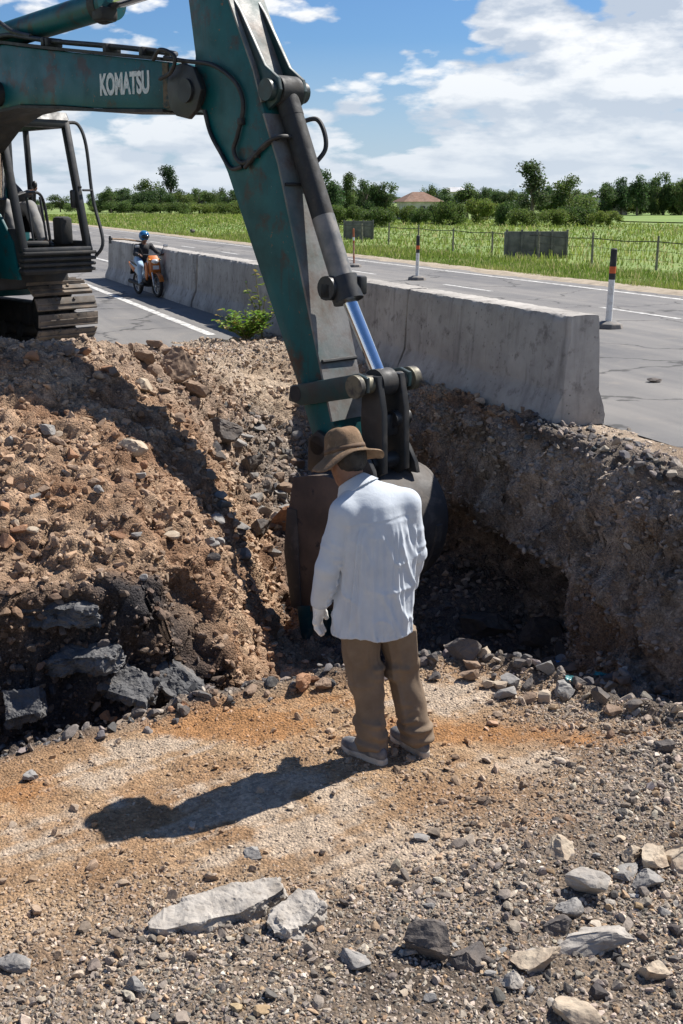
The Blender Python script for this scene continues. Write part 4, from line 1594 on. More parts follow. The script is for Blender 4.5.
sb.prism([(4.50, 2.60), (4.50, 2.925), (4.57, 2.92), (4.57, 2.60)], -.212, -.199)
sb.obj("rusty_band", pm("rust brown band", (.12, .085, .05), (.03, .05, .05), 14, (.45, .6), .8), boom)
MB().cyl((1.95, -.30, 2.86), (1.95, -.19, 2.86), .11, seg=20).cyl((1.95, -.32, 2.86), (1.95, -.30, 2.86), .06, seg=6).obj("boss", mblack, boom)
fc = bpy.data.curves.new("lettering", 'FONT')
fc.body = "KOMATSU"
fc.size = .20
fc.extrude = .0015
fc.offset = .0085
fc.space_character = 1.0
fc.align_x = 'CENTER'
fc.align_y = 'CENTER'
fo = link(bpy.data.objects.new("lettering", fc), boom)
fo.location = (3.97, -.2035, 2.806)
fo.rotation_euler = (R(90), R(2), 0)
fo.scale = (.74, 1.10, 1)
fc.materials.append(mletter)
bpy.context.view_layer.update()
me = bpy.data.meshes.new_from_object(fo.evaluated_get(bpy.context.evaluated_depsgraph_get()))
lo_ = link(bpy.data.objects.new("boom_lettering", me), boom)
lo_.matrix_local = fo.matrix_local.copy()
lo_.location, lo_.rotation_euler, lo_.scale = fo.location, fo.rotation_euler, fo.scale
if not me.materials: me.materials.append(mletter)
bpy.data.objects.remove(fo)
for s_ in (-1, 1):
    MB().prism([(-.35, 1.12), (1.30, 1.12), (1.22, 1.50), (.50, 2.32), (-.12, 2.32)], s_ * .232 - .016, s_ * .232 + .016, .006).obj("boom_bracket", teal, ex)
# boom lift cylinders
for s_ in (-1, 1):
    c_ = MB().cyl((.62, s_ * .285, 1.30), (.90, s_ * .285, 1.95), .075, seg=20).obj("boom_cylinder", mblack, ex)
    MB().cyl((.90, s_ * .285, 1.95), (1.10, s_ * .24, 2.50), .04, seg=16).obj("rod", mchrome, c_)

# arm -------------------------------------------------------------
AP = [(4.74, 3.62), (4.80, 3.33), (4.86, 2.95), (4.83, 2.78), (4.86, 2.62), (4.94, 2.54), (5.03, 2.37), (5.20, 2.11), (5.56, 1.38), (5.93, .64), (6.10, .24),
      (6.14, .12), (6.22, .07), (6.31, .12), (6.335, .30), (6.19, .79), (6.0, 1.43), (5.78, 2.16), (5.66, 2.44), (5.52, 2.80), (5.28, 3.26), (5.10, 3.62), (4.92, 3.80), (4.78, 3.76)]
arm = MB().prism(AP, -.17, .17, .012).obj("arm", tealarm, ex)
# scraped front plate of the arm
FPp = [(5.63, 2.50), (5.78, 2.16), (6.0, 1.43), (6.19, .79), (6.315, .38)]
fp = MB()
bm_ = fp.bm
rows = []
for (x, z) in FPp:
    n_ = Vector((.94, 0, .28)).normalized()
    rows.append([bm_.verts.new((x + n_.x * d, y, z + n_.z * d)) for (y, d) in ((-.185, -.004), (-.185, .014), (.185, .014), (.185, -.004))])
for a_, b_ in zip(rows[:-1], rows[1:]):
    for k in range(4):
        bm_.faces.new((a_[k], a_[(k + 1) % 4], b_[(k + 1) % 4], b_[k]))
bm_.faces.new(rows[0]); bm_.faces.new(list(reversed(rows[-1])))
fp.obj("scraped_plate", mplate, arm, smooth=False)
fp = MB()
bm_ = fp.bm
rows = []
for (x, z) in [(5.10, 3.62), (5.28, 3.26), (5.52, 2.80), (5.60, 2.58)]:
    n_ = Vector((.88, 0, .46)).normalized()
    rows.append([bm_.verts.new((x + n_.x * d, y, z + n_.z * d)) for (y, d) in ((-.175, -.004), (-.175, .010), (.175, .010), (.175, -.004))])
for a_, b_ in zip(rows[:-1], rows[1:]):
    for k in range(4):
        bm_.faces.new((a_[k], a_[(k + 1) % 4], b_[(k + 1) % 4], b_[k]))
bm_.faces.new(rows[0]); bm_.faces.new(list(reversed(rows[-1])))
fp.obj("dusty_top_plate", mplate, arm, smooth=False)
# weld bead across the plate, lugs for the bucket cylinder
MB().tube([(5.845, -.17, 2.02), (5.855, 0, 2.02), (5.845, .17, 2.02)], .012, 8, 3).tube([(6.21, -.17, .80), (6.215, .17, .80)], .015, 8, 1).obj("weld_bead", mblk2, arm)
lg = MB()
for s_ in (-1, 1):
    ya, yb = (.10, .135) if s_ > 0 else (-.135, -.10)
    lg.prism([(5.17, 3.42), (5.34, 3.22), (5.60, 2.83), (5.735, 2.74), (5.76, 2.66), (5.72, 2.58), (5.63, 2.53), (5.55, 2.66), (5.25, 3.25)], ya, yb, .008)
    lg.cyl((5.66, s_ * .13, 2.66), (5.66, s_ * .185, 2.66), .075, seg=20)
lg.obj("cylinder_lug", mlug, arm)
MB().cyl((6.22, -.24, .20), (6.22, .24, .20), .07, seg=20).obj("pin", mblk2, arm)
MB().cyl((4.85, -.20, 2.70), (4.85, .20, 2.70), .13, seg=24).obj("pin", mblk2, arm)
MB().cyl((5.99, -.235, .55), (5.99, .21, .55), .060, seg=20).obj("pin", mblk2, arm)
hs = MB()
hs.tube([(4.60, -.26, 2.95), (4.82, -.24, 2.91), (5.12, -.215, 2.86), (5.35, -.20, 2.73), (5.43, -.195, 2.57), (5.36, -.195, 2.37), (5.31, -.195, 2.27), (5.36, -.195, 2.19), (5.46, -.195, 2.18), (5.62, -.195, 2.26), (5.72, -.15, 2.33), (5.77, -.06, 2.36)], .016, 10, 8)
hs.tube([(4.50, -.29, 2.94), (4.62, -.31, 3.00), (4.78, -.30, 2.94), (4.72, -.29, 2.84), (4.56, -.28, 2.80)], .015, 10, 8)
hs.tube([(5.40, -.19, 2.15), (5.26, -.185, 2.14), (5.14, -.185, 2.26), (5.03, -.185, 2.40), (4.97, -.185, 2.56)], .015, 10, 6)
hs.tube([(5.44, -.20, 2.14), (5.66, -.20, 2.29), (5.80, -.18, 2.34), (5.80, -.03, 2.34)], .015, 10, 8)
hs.tube([(5.77, .06, 2.45), (5.84, .14, 2.47), (5.91, .15, 2.38), (5.94, .13, 2.26), (5.90, .06, 2.16)], .017, 10, 8)
for (x, z) in ((5.40, 2.46), (5.56, 2.23)):
    hs.box((x, -.19, z), (.05, .045, .05), bev=.008)
hs.obj("hose", mhose, arm)
# steel pipes along the boom top
pp_ = MB()
for k, y in enumerate((-.15, -.09)):
    pp_.tube([(1.7, y, 3.34), (2.07, y, 3.36), (2.4, y, 3.31), (2.9, y, 3.23), (3.68, y, 3.125), (4.45, y, 3.01), (4.62, y - .1, 2.97)], .021, 10, 3)
for x, z in ((2.75, 3.235), (2.82, 3.225), (3.7, 3.10), (4.2, 3.03)):
    pp_.box((x, -.12, z + .005), (.05, .15, .07), bev=.008)
pp_.obj("hydraulic_pipe", mhose, boom)

# arm cylinder on the boom
ac = MB().cyl((1.62, 0, 3.385), (3.46, 0, 3.475), .115, seg=28).cyl((3.40, 0, 3.472), (3.56, 0, 3.48), .14, seg=28).cyl((1.5, -.12, 3.38), (1.5, .12, 3.38), .13, seg=20).obj("arm_cylinder", teal, ex)
MB().cyl((3.40, 0, 3.472), (3.50, 0, 3.477), .146, seg=28).box((3.52, -.05, 3.39), (.16, .16, .1), bev=.02).obj("cylinder_collar", mblk2, ac)
MB().cyl((3.5, 0, 3.477), (4.84, 0, 3.54), .06, seg=24).obj("rod", mchrome, ac)
MB().box((1.52, -.15, 3.33), (.35, .05, .28), bev=.02).box((1.52, .15, 3.33), (.35, .05, .28), bev=.02).obj("bracket", mblack, ac)
MB().tube([(1.45, -.14, 3.55), (1.7, -.16, 3.62), (1.95, -.17, 3.50), (2.2, -.16, 3.38), (2.5, -.15, 3.31)], .02, 8, 6).tube([(1.2, -.1, 3.5), (1.5, -.12, 3.62), (1.75, -.12, 3.60)], .022, 8, 6).obj("hose", mhose, ac)
MB().cyl((4.86, -.2, 3.54), (4.86, .2, 3.54), .11, seg=20).obj("rod_pin", mblk2, ac)

# bucket cylinder
bcA, bcB, bcC = Vector((5.66, 0, 2.66)), Vector((6.245, 0, 1.36)), Vector((6.63, 0, .68))
dB = (bcB - bcA).normalized()
bc = MB().cyl(bcA + dB * .10, bcB, .082, seg=28).cyl((5.66, -.095, 2.66), (5.66, .095, 2.66), .105, seg=24).cyl(bcA + dB * .02, bcA + dB * .2, .085, .084, seg=24).obj("bucket_cylinder", mblk2, ex)
MB().cyl(bcA + dB * .95, bcA + dB * 1.40, .0835, seg=28).obj("faded_barrel_end", pm("faded barrel paint", (.13, .13, .125), (.24, .22, .20), 8, (.4, .65), .5, metal=.2), bc)
MB().cyl(bcB - dB * .02, bcB + dB * .15, .112, seg=28).box(bcB + dB * .06 + Vector((-.06, -.09, -.01)), (.12, .10, .13), bev=.02).cyl(bcB + dB * .05 + Vector((-.05, -.14, 0)), bcB + dB * .05 + Vector((-.05, -.02, 0)), .085, seg=20).box(bcB + dB * .03 + Vector((.06, .08, 0)), (.13, .07, .13), bev=.015).obj("cylinder_collar", mblack, bc)
MB().cyl(bcB + dB * .1, bcC - dB * .06, .052, seg=24).obj("rod", mchrome, bc)
MB().cyl((6.63, -.075, .68), (6.63, .075, .68), .10, seg=24).obj("rod_eye", mblk2, bc)

# linkage
lk = MB()
for s_ in (-1, 1):
    y = s_ * .215
    lk.prism([(5.91, .49), (5.93, .60), (6.05, .63), (6.62, .765), (6.71, .74), (6.71, .64), (6.62, .60), (6.05, .47)], y - .018, y + .018, .008)
lk.obj("rocker", mlug, ex)
MB().cyl((6.64, -.26, .68), (6.64, .30, .68), .062, seg=24).cyl((6.64, .26, .68), (6.64, .33, .68), .085, seg=20).cyl((6.64, -.29, .68), (6.64, -.25, .68), .08, seg=20).obj("crossbar", pm("dusty yellowed pin steel", (.16, .145, .10), (.06, .055, .05), 10, (.45, .62), .6, metal=.3, bstr=.3), ex)
hl = MB()
for y in (-.10, .13):
    hl.prism([(6.57, .74), (6.71, .74), (6.76, .5), (6.77, .06), (6.70, .02), (6.60, .05), (6.55, .4)], y - .03, y + .03, .01)
hl.box((6.66, .015, .38), (.09, .2, .16), bev=.02).cyl((6.67, -.17, .12), (6.67, .2, .12), .06, seg=20).cyl((6.69, .04, .42), (6.69, .20, .42), .06, seg=16)
hl.obj("link", mblack, ex)

# bucket
bk = [(6.16, -.02), (6.30, .02), (6.50, .05), (6.70, .02), (6.82, -.07), (6.90, -.20), (6.93, -.36), (6.90, -.54), (6.82, -.70), (6.68, -.84), (6.52, -.93), (6.38, -.99), (6.26, -1.02)]
# smooth the curve
bkp = []
for i in range(len(bk) - 1):
    for k in range(3):
        tt_ = k / 3
        a, b_, c_, d_ = [np.array(bk[min(max(i + o, 0), len(bk) - 1)]) for o in (-1, 0, 1, 2)]
        bkp.append(tuple(.5 * (2 * b_ + (c_ - a) * tt_ + (2 * a - 5 * b_ + 4 * c_ - d_) * tt_ ** 2 + (3 * b_ - a - 3 * c_ + d_) * tt_ ** 3)))
bkp.append(bk[-1])
inn = []
for i, p in enumerate(bkp):
    a, b_ = np.array(bkp[max(i - 1, 0)]), np.array(bkp[min(i + 1, len(bkp) - 1)])
    d_ = (b_ - a) / np.linalg.norm(b_ - a)
    inn.append((p[0] + (d_[1]) * .03, p[1] - d_[0] * .03))
bw = .385
buck = MB()
bm_ = buck.bm
rows = []
for p, q in zip(bkp, inn):
    rows.append([bm_.verts.new((p[0], -bw, p[1])), bm_.verts.new((p[0], bw, p[1])), bm_.verts.new((q[0], bw, q[1])), bm_.verts.new((q[0], -bw, q[1]))])
for a_, b_ in zip(rows[:-1], rows[1:]):
    for k in range(4):
        bm_.faces.new((a_[k], a_[(k + 1) % 4], b_[(k + 1) % 4], b_[k]))
bm_.faces.new(rows[0]); bm_.faces.new(list(reversed(rows[-1])))
for y in (-.3, 0, .3):
    pass
bucket = buck.obj("bucket", mbuck, ex, angle=50)
side = [(6.16, -.01), (6.10, -.28), (6.12, -.62), (6.18, -1.0)] + [tuple(p) for p in reversed(bkp)]
for s_ in (-1, 1):
    y0_, y1_ = (bw, bw + .035) if s_ > 0 else (-bw - .035, -bw)
    o_ = MB().prism(side[:-1], y0_, y1_, .006).obj("side_plate", mbuckd if s_ < 0 else mbuck, bucket)
    MB().prism([(6.10, -.25), (6.06, -.60), (6.13, -1.02), (6.24, -1.02), (6.22, -.6), (6.2, -.25)], y0_ - .012 if s_ < 0 else y1_, y0_ if s_ < 0 else y1_ + .012, .004).obj("wear_edge", mbuck, bucket)
be = MB()
for y in (-.22, .22):
    be.prism([(6.12, .0), (6.13, .24), (6.22, .31), (6.32, .27), (6.45, .16), (6.60, .24), (6.70, .22), (6.78, .10), (6.80, .02)], y - .02, y + .02, .006)
be.obj("hanger_ear", mblack, bucket)
for y in (-.30, -.1, .1, .30):
    wr = MB()
    for i in range(18, 34):
        p, q = bkp[i], bkp[i + 1]
        n_ = Vector((-(q[1] - p[1]), 0, q[0] - p[0])).normalized() * -1
        n_ = Vector((q[1] - p[1], 0, -(q[0] - p[0]))).normalized() * -1
        wr.bar((p[0] + n_.x * .008, y, p[1] + n_.z * .008), (q[0] + n_.x * .008, y, q[1] + n_.z * .008), .06, .022, up=n_)
    wr.obj("wear_strip", mbuck, bucket)
for i in range(5):
    y = -.40 + .2 * i
    MB().prism([(6.20, -.99), (6.33, -.96), (6.33, -1.06), (6.29, -1.27), (6.25, -1.27), (6.20, -1.05)], y - .035, y + .035, .012).obj("tooth", mteal2, bucket)

# ------------------------------------------------------------------ figures: implicit surfaces
def surfnet(f, lo, hi, h):
    lo, hi = np.array(lo, float), np.array(hi, float)
    nx, ny, nz = [int(v) + 2 for v in (hi - lo) / h]
    xs, ys, zs = lo[0] + h * np.arange(nx), lo[1] + h * np.arange(ny), lo[2] + h * np.arange(nz)
    D = np.empty((nx, ny, nz))
    gy, gz = np.meshgrid(ys, zs, indexing='ij')
    CH = 12
    for i in range(0, nx, CH):
        xx = xs[i:i + CH]
        Q = np.stack(np.broadcast_arrays(xx[:, None, None], gy[None], gz[None]), -1).reshape(-1, 3)
        D[i:i + CH] = f(Q).reshape(len(xx), ny, nz)
    S = D < 0
    cs = (nx - 1, ny - 1, nz - 1)
    acc = np.zeros(cs + (3,))
    cnt = np.zeros(cs)

    def sl(A, o):
        return A[o[0]:o[0] + cs[0], o[1]:o[1] + cs[1], o[2]:o[2] + cs[2]]
    cor = [(a, b_, c) for a in (0, 1) for b_ in (0, 1) for c in (0, 1)]
    for a in cor:
        for ax in range(3):
            if a[ax] == 0:
                b_ = list(a); b_[ax] = 1
                Da, Db = sl(D, a), sl(D, b_)
                m = sl(S, a) != sl(S, b_)
                tt_ = np.where(m, Da / np.where(m, Da - Db, 1), 0)
                for k in range(3):
                    acc[..., k] += np.where(m, a[k] + (tt_ if k == ax else 0), 0)
                cnt += m
    act = cnt > 0
    ind = -np.ones(cs, int)
    ind[act] = np.arange(act.sum())
    I = np.argwhere(act)
    Vv = lo + h * (I + acc[act] / cnt[act][:, None])
    Fq = []
    for ax in range(3):
        o = [0, 0, 0]; o[ax] = 1
        A = S[:nx - o[0], :ny - o[1], :nz - o[2]]
        Bm = S[o[0]:, o[1]:, o[2]:]
        E = np.argwhere(A != Bm)
        u, v = [k for k in range(3) if k != ax]
        ok = (E[:, u] > 0) & (E[:, v] > 0) & (E[:, u] < cs[u]) & (E[:, v] < cs[v])
        E = E[ok]
        ins = A[tuple(E.T)]
        q = []
        for du, dv in ((1, 1), (0, 1), (0, 0), (1, 0)):
            e = E.copy(); e[:, u] -= du; e[:, v] -= dv
            q.append(ind[tuple(e.T)])
        q = np.stack(q, 1)
        flip = ins if ax != 1 else ~ins
        q[~flip] = q[~flip][:, ::-1]
        Fq.append(q)
    return Vv, np.concatenate(Fq)


def cone(p, a, b_, ra, rb):
    a, b_ = np.array(a, float), np.array(b_, float)
    ba = b_ - a
    hh_ = np.clip(((p - a) @ ba) / (ba @ ba), 0, 1)
    return np.linalg.norm(p - a - hh_[:, None] * ba, axis=1) - (ra + (rb - ra) * hh_)


def ell(p, c, r, M=None):
    q = p - np.array(c, float)
    if M is not None: q = q @ M
    r = np.array(r, float)
    return (np.linalg.norm(q / r, axis=1) - 1) * r.min()


def sm(a, b_, k):
    hh_ = np.clip(.5 + .5 * (b_ - a) / k, 0, 1)
    return b_ + (a - b_) * hh_ - k * hh_ * (1 - hh_)


def smj(lst, k):
    d = lst[0]
    for e in lst[1:]: d = sm(d, e, k)
    return d


def rotz(a):
    c, s = math.cos(a), math.sin(a)
    return np.array([[c, -s, 0], [s, c, 0], [0, 0, 1.0]])


def rotx(a):
    c, s = math.cos(a), math.sin(a)
    return np.array([[1, 0, 0], [0, c, -s], [0, s, c.real]])


def head_sdf(p, c, M, s=1.0):
    """head-local axes: x right, y forward (face), z up"""
    q = ((p - np.array(c)) @ M) / s
    d = ell(q, (0, -.012, .025), (.076, .094, .092))
    d = sm(d, ell(q, (0, .022, -.035), (.060, .072, .082)), .03)
    d = sm(d, ell(q, (0, .055, -.088), (.032, .03, .028)), .03)
    d = sm(d, cone(q, (0, .082, .012), (0, .104, -.030), .009, .016), .014)
    d = np.maximum(d, -ell(q, (.031, .092, .010), (.016, .014, .011)))
    d = np.maximum(d, -ell(q, (-.031, .092, .010), (.016, .014, .011)))
    for e in (-1, 1):
        d = np.minimum(d, ell(q, (e * .031, .078, .010), (.0125, .0125, .0125)))
        d = sm(d, ell(q, (e * .078, -.005, -.012), (.010, .022, .033)), .008)
    d = sm(d, ell(q, (0, .083, -.056), (.022, .011, .007)), .007)
    return d * s


def hand_sdf(p, w_, dirv, side, k=1.0):
    """relaxed hand hanging from the wrist: dirv along fingers, side = towards the thumb"""
    dirv = np.array(dirv, float); dirv /= np.linalg.norm(dirv)
    th = np.array(side, float); th -= dirv * (th @ dirv); th /= np.linalg.norm(th)
    nm = np.cross(dirv, th)
    w_ = np.array(w_)
    q = np.stack([(p - w_) @ th, (p - w_) @ nm, (p - w_) @ dirv], 1) / k
    d = ell(q, (0, 0, .050), (.040, .018, .055))
    d = sm(d, cone(q, (0, 0, -.02), (0, 0, .02), .026, .026), .02)
    for i, (x, l) in enumerate(((.030, .072), (.010, .080), (-.011, .074), (-.030, .058))):
        a = (x * .9, 0, .088)
        m_ = (x * 1.08, .010, .088 + l * .48)
        e = (x * 1.05, .032, .088 + l * .88)
        d = np.minimum(d, sm(cone(q, a, m_, .0098, .0092), cone(q, m_, e, .0092, .0078), .004))
    d = sm(d, ell(q, (0, .0, .085), (.041, .014, .014)), .012)
    d = sm(d, sm(cone(q, (.030, .004, .025), (.056, .012, .062), .014, .0115), cone(q, (.056, .012, .062), (.060, .024, .092), .0115, .009), .006), .010)
    return d * k


mskin = pm("skin", (.21, .105, .065), (.17, .08, .05), 20, (.4, .7), .55, bstr=.1, bsc=200)
mhair = pm("black hair", (.012, .010, .009), (.03, .026, .022), 40, (.4, .7), .5, bstr=.6, bsc=250)


def sdf_obj(name, f, lo, hi, h, mat, parent, relax=1):
    Vv, Fq = surfnet(f, lo, hi, h)
    for _ in range(relax):
        A = np.zeros_like(Vv); c_ = np.zeros(len(Vv))
        for k in range(4):
            a, b_ = Fq[:, k], Fq[:, (k + 1) % 4]
            np.add.at(A, a, Vv[b_]); np.add.at(c_, a, 1)
            np.add.at(A, b_, Vv[a]); np.add.at(c_, b_, 1)
        Vv = .5 * Vv + .5 * A / np.maximum(c_, 1)[:, None]
    return np_obj(name, Vv, Fq, mat, parent, smooth=True)


# ---- the man at the edge of the trench (model axes = world axes, origin on the ground between his feet)
MX, MY = .26, 5.10
MZ = zat(MX, MY)
man_o = thing("person", "man seen from behind in white shirt, brown trousers and wide brown hat, watching the bucket", "person", (MX, MY, MZ))
Lsh, Rsh = np.array((-.245, -.07, 1.325)), np.array((.055, .065, 1.335))
Lel, Rel = np.array((-.328, -.085, 1.055)), np.array((.100, .10, 1.075))
Lwr, Rwr = np.array((-.368, -.01, .835)), np.array((.082, .235, .855))
neck0, neck1 = np.array((-.175, .055, 1.38)), np.array((-.218, .088, 1.47))
headc = np.array((-.232, .110, 1.535))
Lhip, Rhip = np.array((-.185, -.01, .86)), np.array((-.02, .06, .865))
Lkn, Rkn = np.array((-.145, .02, .47)), np.array((.045, .085, .47))
Lan, Ran = np.array((-.095, -.035, .09)), np.array((.135, .055, .09))
YB = R(25)      # the body is turned to his left
MT = rotz(YB)
MH = rotz(R(38)) @ rotx(R(-20))


def man_body(p):
    d = head_sdf(p, headc, MH, 1.02)
    d = sm(d, cone(p, neck0, neck1 + np.array((-.02, .01, .02)), .066, .060), .03)
    d = sm(d, cone(p, Lsh, Rsh, .055, .055), .04)
    q = (p - np.array((-.09, .01, 1.15))) @ MT
    d = sm(d, ell(q, (0, 0, 0), (.155, .10, .27)), .05)
    q = (p - np.array((-.10, .02, .92))) @ MT
    d = sm(d, ell(q, (0, 0, 0), (.145, .10, .15)), .05)
    for sh, el, wr_, hp, kn, an in ((Lsh, Lel, Lwr, Lhip, Lkn, Lan), (Rsh, Rel, Rwr, Rhip, Rkn, Ran)):
        d = sm(d, sm(cone(p, sh, el, .048, .038), cone(p, el, wr_, .038, .026), .015), .02)
        d = sm(d, sm(cone(p, hp, kn, .075, .052), cone(p, kn, an, .052, .038), .02), .03)
        toe = an + np.array((-.10, .09, -.045)) if an is Lan else an + np.array((-.08, .11, -.045))
        d = sm(d, cone(p, an + np.array((.02, -.02, -.03)), toe, .036, .03), .02)
    d = np.minimum(d, hand_sdf(p, Lwr, (-.12, .12, -1), (.35, .95, 0), .98))
    d = np.minimum(d, hand_sdf(p, Rwr, (-.5, .7, -.4), (-.6, .2, .7), .98))
    return d


sdf_obj("body", man_body, (-.47, -.30, -.0), (.30, .55, 1.70), .0075, mskin, man_o)
mshirt, t, b = nt("white cotton shirt")
co = objco(t)
c0 = mix(t, ramp(t, noise(t, co, 9, 5), .35, .7), (.53, .57, .61), (.46, .50, .545))
t.links.new(c0, b.inputs['Base Color'])
b.inputs['Roughness'].default_value = .85
b.inputs['Specular IOR Level'].default_value = .2
b.inputs['Sheen Weight'].default_value = .15
wv2 = t.nodes.new('ShaderNodeTexWave')
wv2.inputs['Scale'].default_value = 55
wv2.inputs['Distortion'].default_value = 1.5
t.links.new(co, wv2.inputs['Vector'])
bump(t, b, math_(t, 'ADD', noise(t, co, 35, 5, .6), math_(t, 'MULTIPLY', wv2.outputs['Fac'], .05)), .30, .008)


def ridges(u, v, spec):
    """cloth folds: rounded ridges that wander across u as v changes"""
    r = np.zeros(len(u))
    for (u0, slope, bend, w_, v0, v1, amp) in spec:
        c = u0 + slope * (v - v0) + bend * (v - v0) ** 2
        win = ss((v - v0) / .07 + .5) * ss((v1 - v) / .07 + .5)
        r += amp * win * np.exp(-((u - c) / w_) ** 2)
    return r


_g = np.random.default_rng(21)
# pleats hanging from the yoke over the back, plus slack folds at the waist (u: angle round the body, v: height)
BACKF = [(-1.57 + x + _g.uniform(-.06, .06), _g.uniform(-.5, .5), _g.uniform(-.6, .6), _g.uniform(.045, .085), _g.uniform(.62, .86), 1.255, _g.uniform(.007, .013)) for x in (-.95, -.62, -.36, -.12, .12, .34, .60, .9)]
BACKF += [(_g.uniform(-3.0, 0), _g.uniform(-2.2, 2.2), 0, _g.uniform(.05, .10), z_, z_ + _g.uniform(.14, .28), _g.uniform(.006, .011)) for z_ in (.66, .68, .72, .76, .80, .86, .92, .98, 1.04)]
BACKF += [(a_, sl_, 0, .07, 1.05, 1.34, .010) for a_, sl_ in ((-.35, -1.2), (-.15, -1.6), (-2.85, 1.3), (-3.0, 1.7))]
SLF = [[(t_ + _g.uniform(-.01, .01), _g.uniform(-.018, .018), 0, _g.uniform(.010, .018), *(lambda c_: (c_ - .9, c_ + .9))(_g.uniform(-1, 1)), _g.uniform(.005, .011)) for t_ in np.linspace(.12, .52, 13)] for _ in range(2)]


def shirt_torso(p):
    z = p[:, 2]
    zk = [.66, .72, .85, 1.0, 1.15, 1.28, 1.36, 1.42, 1.47]
    cx = np.interp(z, zk, [-.108, -.107, -.104, -.10, -.095, -.092, -.10, -.13, -.16])
    cy = np.interp(z, zk, [.03, .03, .02, .01, .0, .0, .015, .04, .06])
    aw = np.interp(z, zk, [.218, .216, .205, .195, .190, .182, .150, .10, .08])
    bw_ = np.interp(z, zk, [.160, .158, .146, .136, .132, .124, .104, .080, .070])
    q = np.stack([p[:, 0] - cx, p[:, 1] - cy], 1) @ MT[:2, :2]
    ang = np.arctan2(q[:, 1] / bw_, q[:, 0] / aw)
    d = (np.sqrt((q[:, 0] / aw) ** 2 + (q[:, 1] / bw_) ** 2) - 1) * np.minimum(aw, bw_)
    return d, ang, z


def man_shirt(p):
    d, ang, z = shirt_torso(p)
    hem = .690 + .010 * np.sin(ang * 2 + .6) + .006 * np.sin(ang * 5)
    q = np.stack([np.cos(ang) * 1.4, np.sin(ang) * 1.4, z * 2.2], 1)
    low = ss((1.30 - z) / .2)
    f = ridges(ang, z, BACKF) - .004
    f = f + .010 * vnoise(q, 5) * low + .005 * vnoise(q * 3.1, 6)
    rw = 1 - np.abs(vnoise(np.stack([np.cos(ang) * 2.2 + z * 3, np.sin(ang) * 2.2, z * 7], 1), 17))
    f = f + .008 * (rw ** 4) * low
    # yoke seam across the shoulder blades
    seam = 1.288 + .10 * (p[:, 0] + .10)
    back = ss((-np.sin(ang) - .05) / .3)
    d = d - f - back * .0045 * ss((z - seam) / .005)
    # puckered hem
    d = d - .003 * np.sin(ang * 40) * np.exp(-((z - hem - .02) / .012) ** 2) - .002 * np.exp(-((z - hem - .008) / .008) ** 2)
    core = d.copy()
    d = np.maximum(np.maximum(d, hem - z), (z - 1.395) * .8)
    d = sm(d, cone(p, (-.115, .01, 1.32), (-.182, .064, 1.390), .11, .072), .05)
    qb = (p - np.array((-.105, .012, 1.335))) @ MT
    d = sm(d, ell(qb, (0, 0, 0), (.165, .098, .098)), .03)
    for sh in (Lsh, Rsh):
        d = sm(d, cone(p, (-.150, .04, 1.385), sh + np.array((0, 0, .002)), .070, .064), .05)
    # open the hem
    d = np.maximum(d, -np.maximum(core + .012, z - .80))
    for sh, el, wr_, s_ in ((Lsh, Lel, Lwr, 0), (Rsh, Rel, Rwr, 1)):
        e = sm(cone(p, sh, el, .069, .060), cone(p, el, wr_ + (el - wr_) * .06, .060, .052), .02)
        ax = (el - sh) / np.linalg.norm(el - sh)
        L1 = np.linalg.norm(el - sh)
        ax2 = (wr_ - el) / np.linalg.norm(wr_ - el)
        tl = np.clip((p - sh) @ ax, 0, L1) + np.clip((p - el) @ ax2, 0, None)
        side = (p - sh) @ np.array((.8, .6, 0)) / .07
        w_ = ridges(tl, side, SLF[s_]) - .003
        w_ = w_ + .008 * vnoise(np.stack([tl * 9 + p[:, 1] * 6, p[:, 0] * 6, p[:, 1] * 6], 1), 21 + s_)
        e = e - w_ * (.35 + .75 * ss((tl - .10) / .2))
        cut = ((p - (wr_ + (el - wr_) * .02)) @ ax2)
        e = np.maximum(e, cut)
        cuffd = cone(p, wr_ + (el - wr_) * .27, wr_ + (el - wr_) * .04, .050, .046)
        cuffd = np.maximum(cuffd, cut)
        e = np.minimum(e, cuffd)
        e = np.maximum(e, -np.maximum(cone(p, el, wr_ + (wr_ - el) * .2, .050, .038), -(cut + .03)))
        d = sm(d, e, .004 + .026 * ss((z - 1.2) / .1))
    return d


shirt = sdf_obj("shirt", man_shirt, (-.48, -.30, .65), (.26, .42, 1.52), .0052, mshirt, man_o)


def man_collar(p):
    ax = np.array((-.62, .38, 1.0)); ax /= np.linalg.norm(ax)
    c = np.array((-.203, .074, 1.436))
    q = p - c
    hgt = q @ ax
    rad = np.linalg.norm(q - hgt[:, None] * ax, axis=1)
    # stand-up band with the leaf folded down over it
    band = np.maximum(np.abs(rad - .064) - .004, np.abs(hgt + .004) - .022)
    leaf = np.maximum(np.abs(rad - (.068 + .75 * np.clip(.016 - hgt, 0, .1))) - .005, np.abs(hgt + .014) - .030)
    return sm(band, leaf, .004)


sdf_obj("collar", man_collar, (-.31, -.08, 1.34), (-.02, .22, 1.54), .0038, mshirt, shirt)

mtrou = pm("brown cotton trousers", (.225, .168, .118), (.165, .122, .086), 6, (.35, .65), .9, var=.1, bstr=.25, bsc=70, spec=.15)


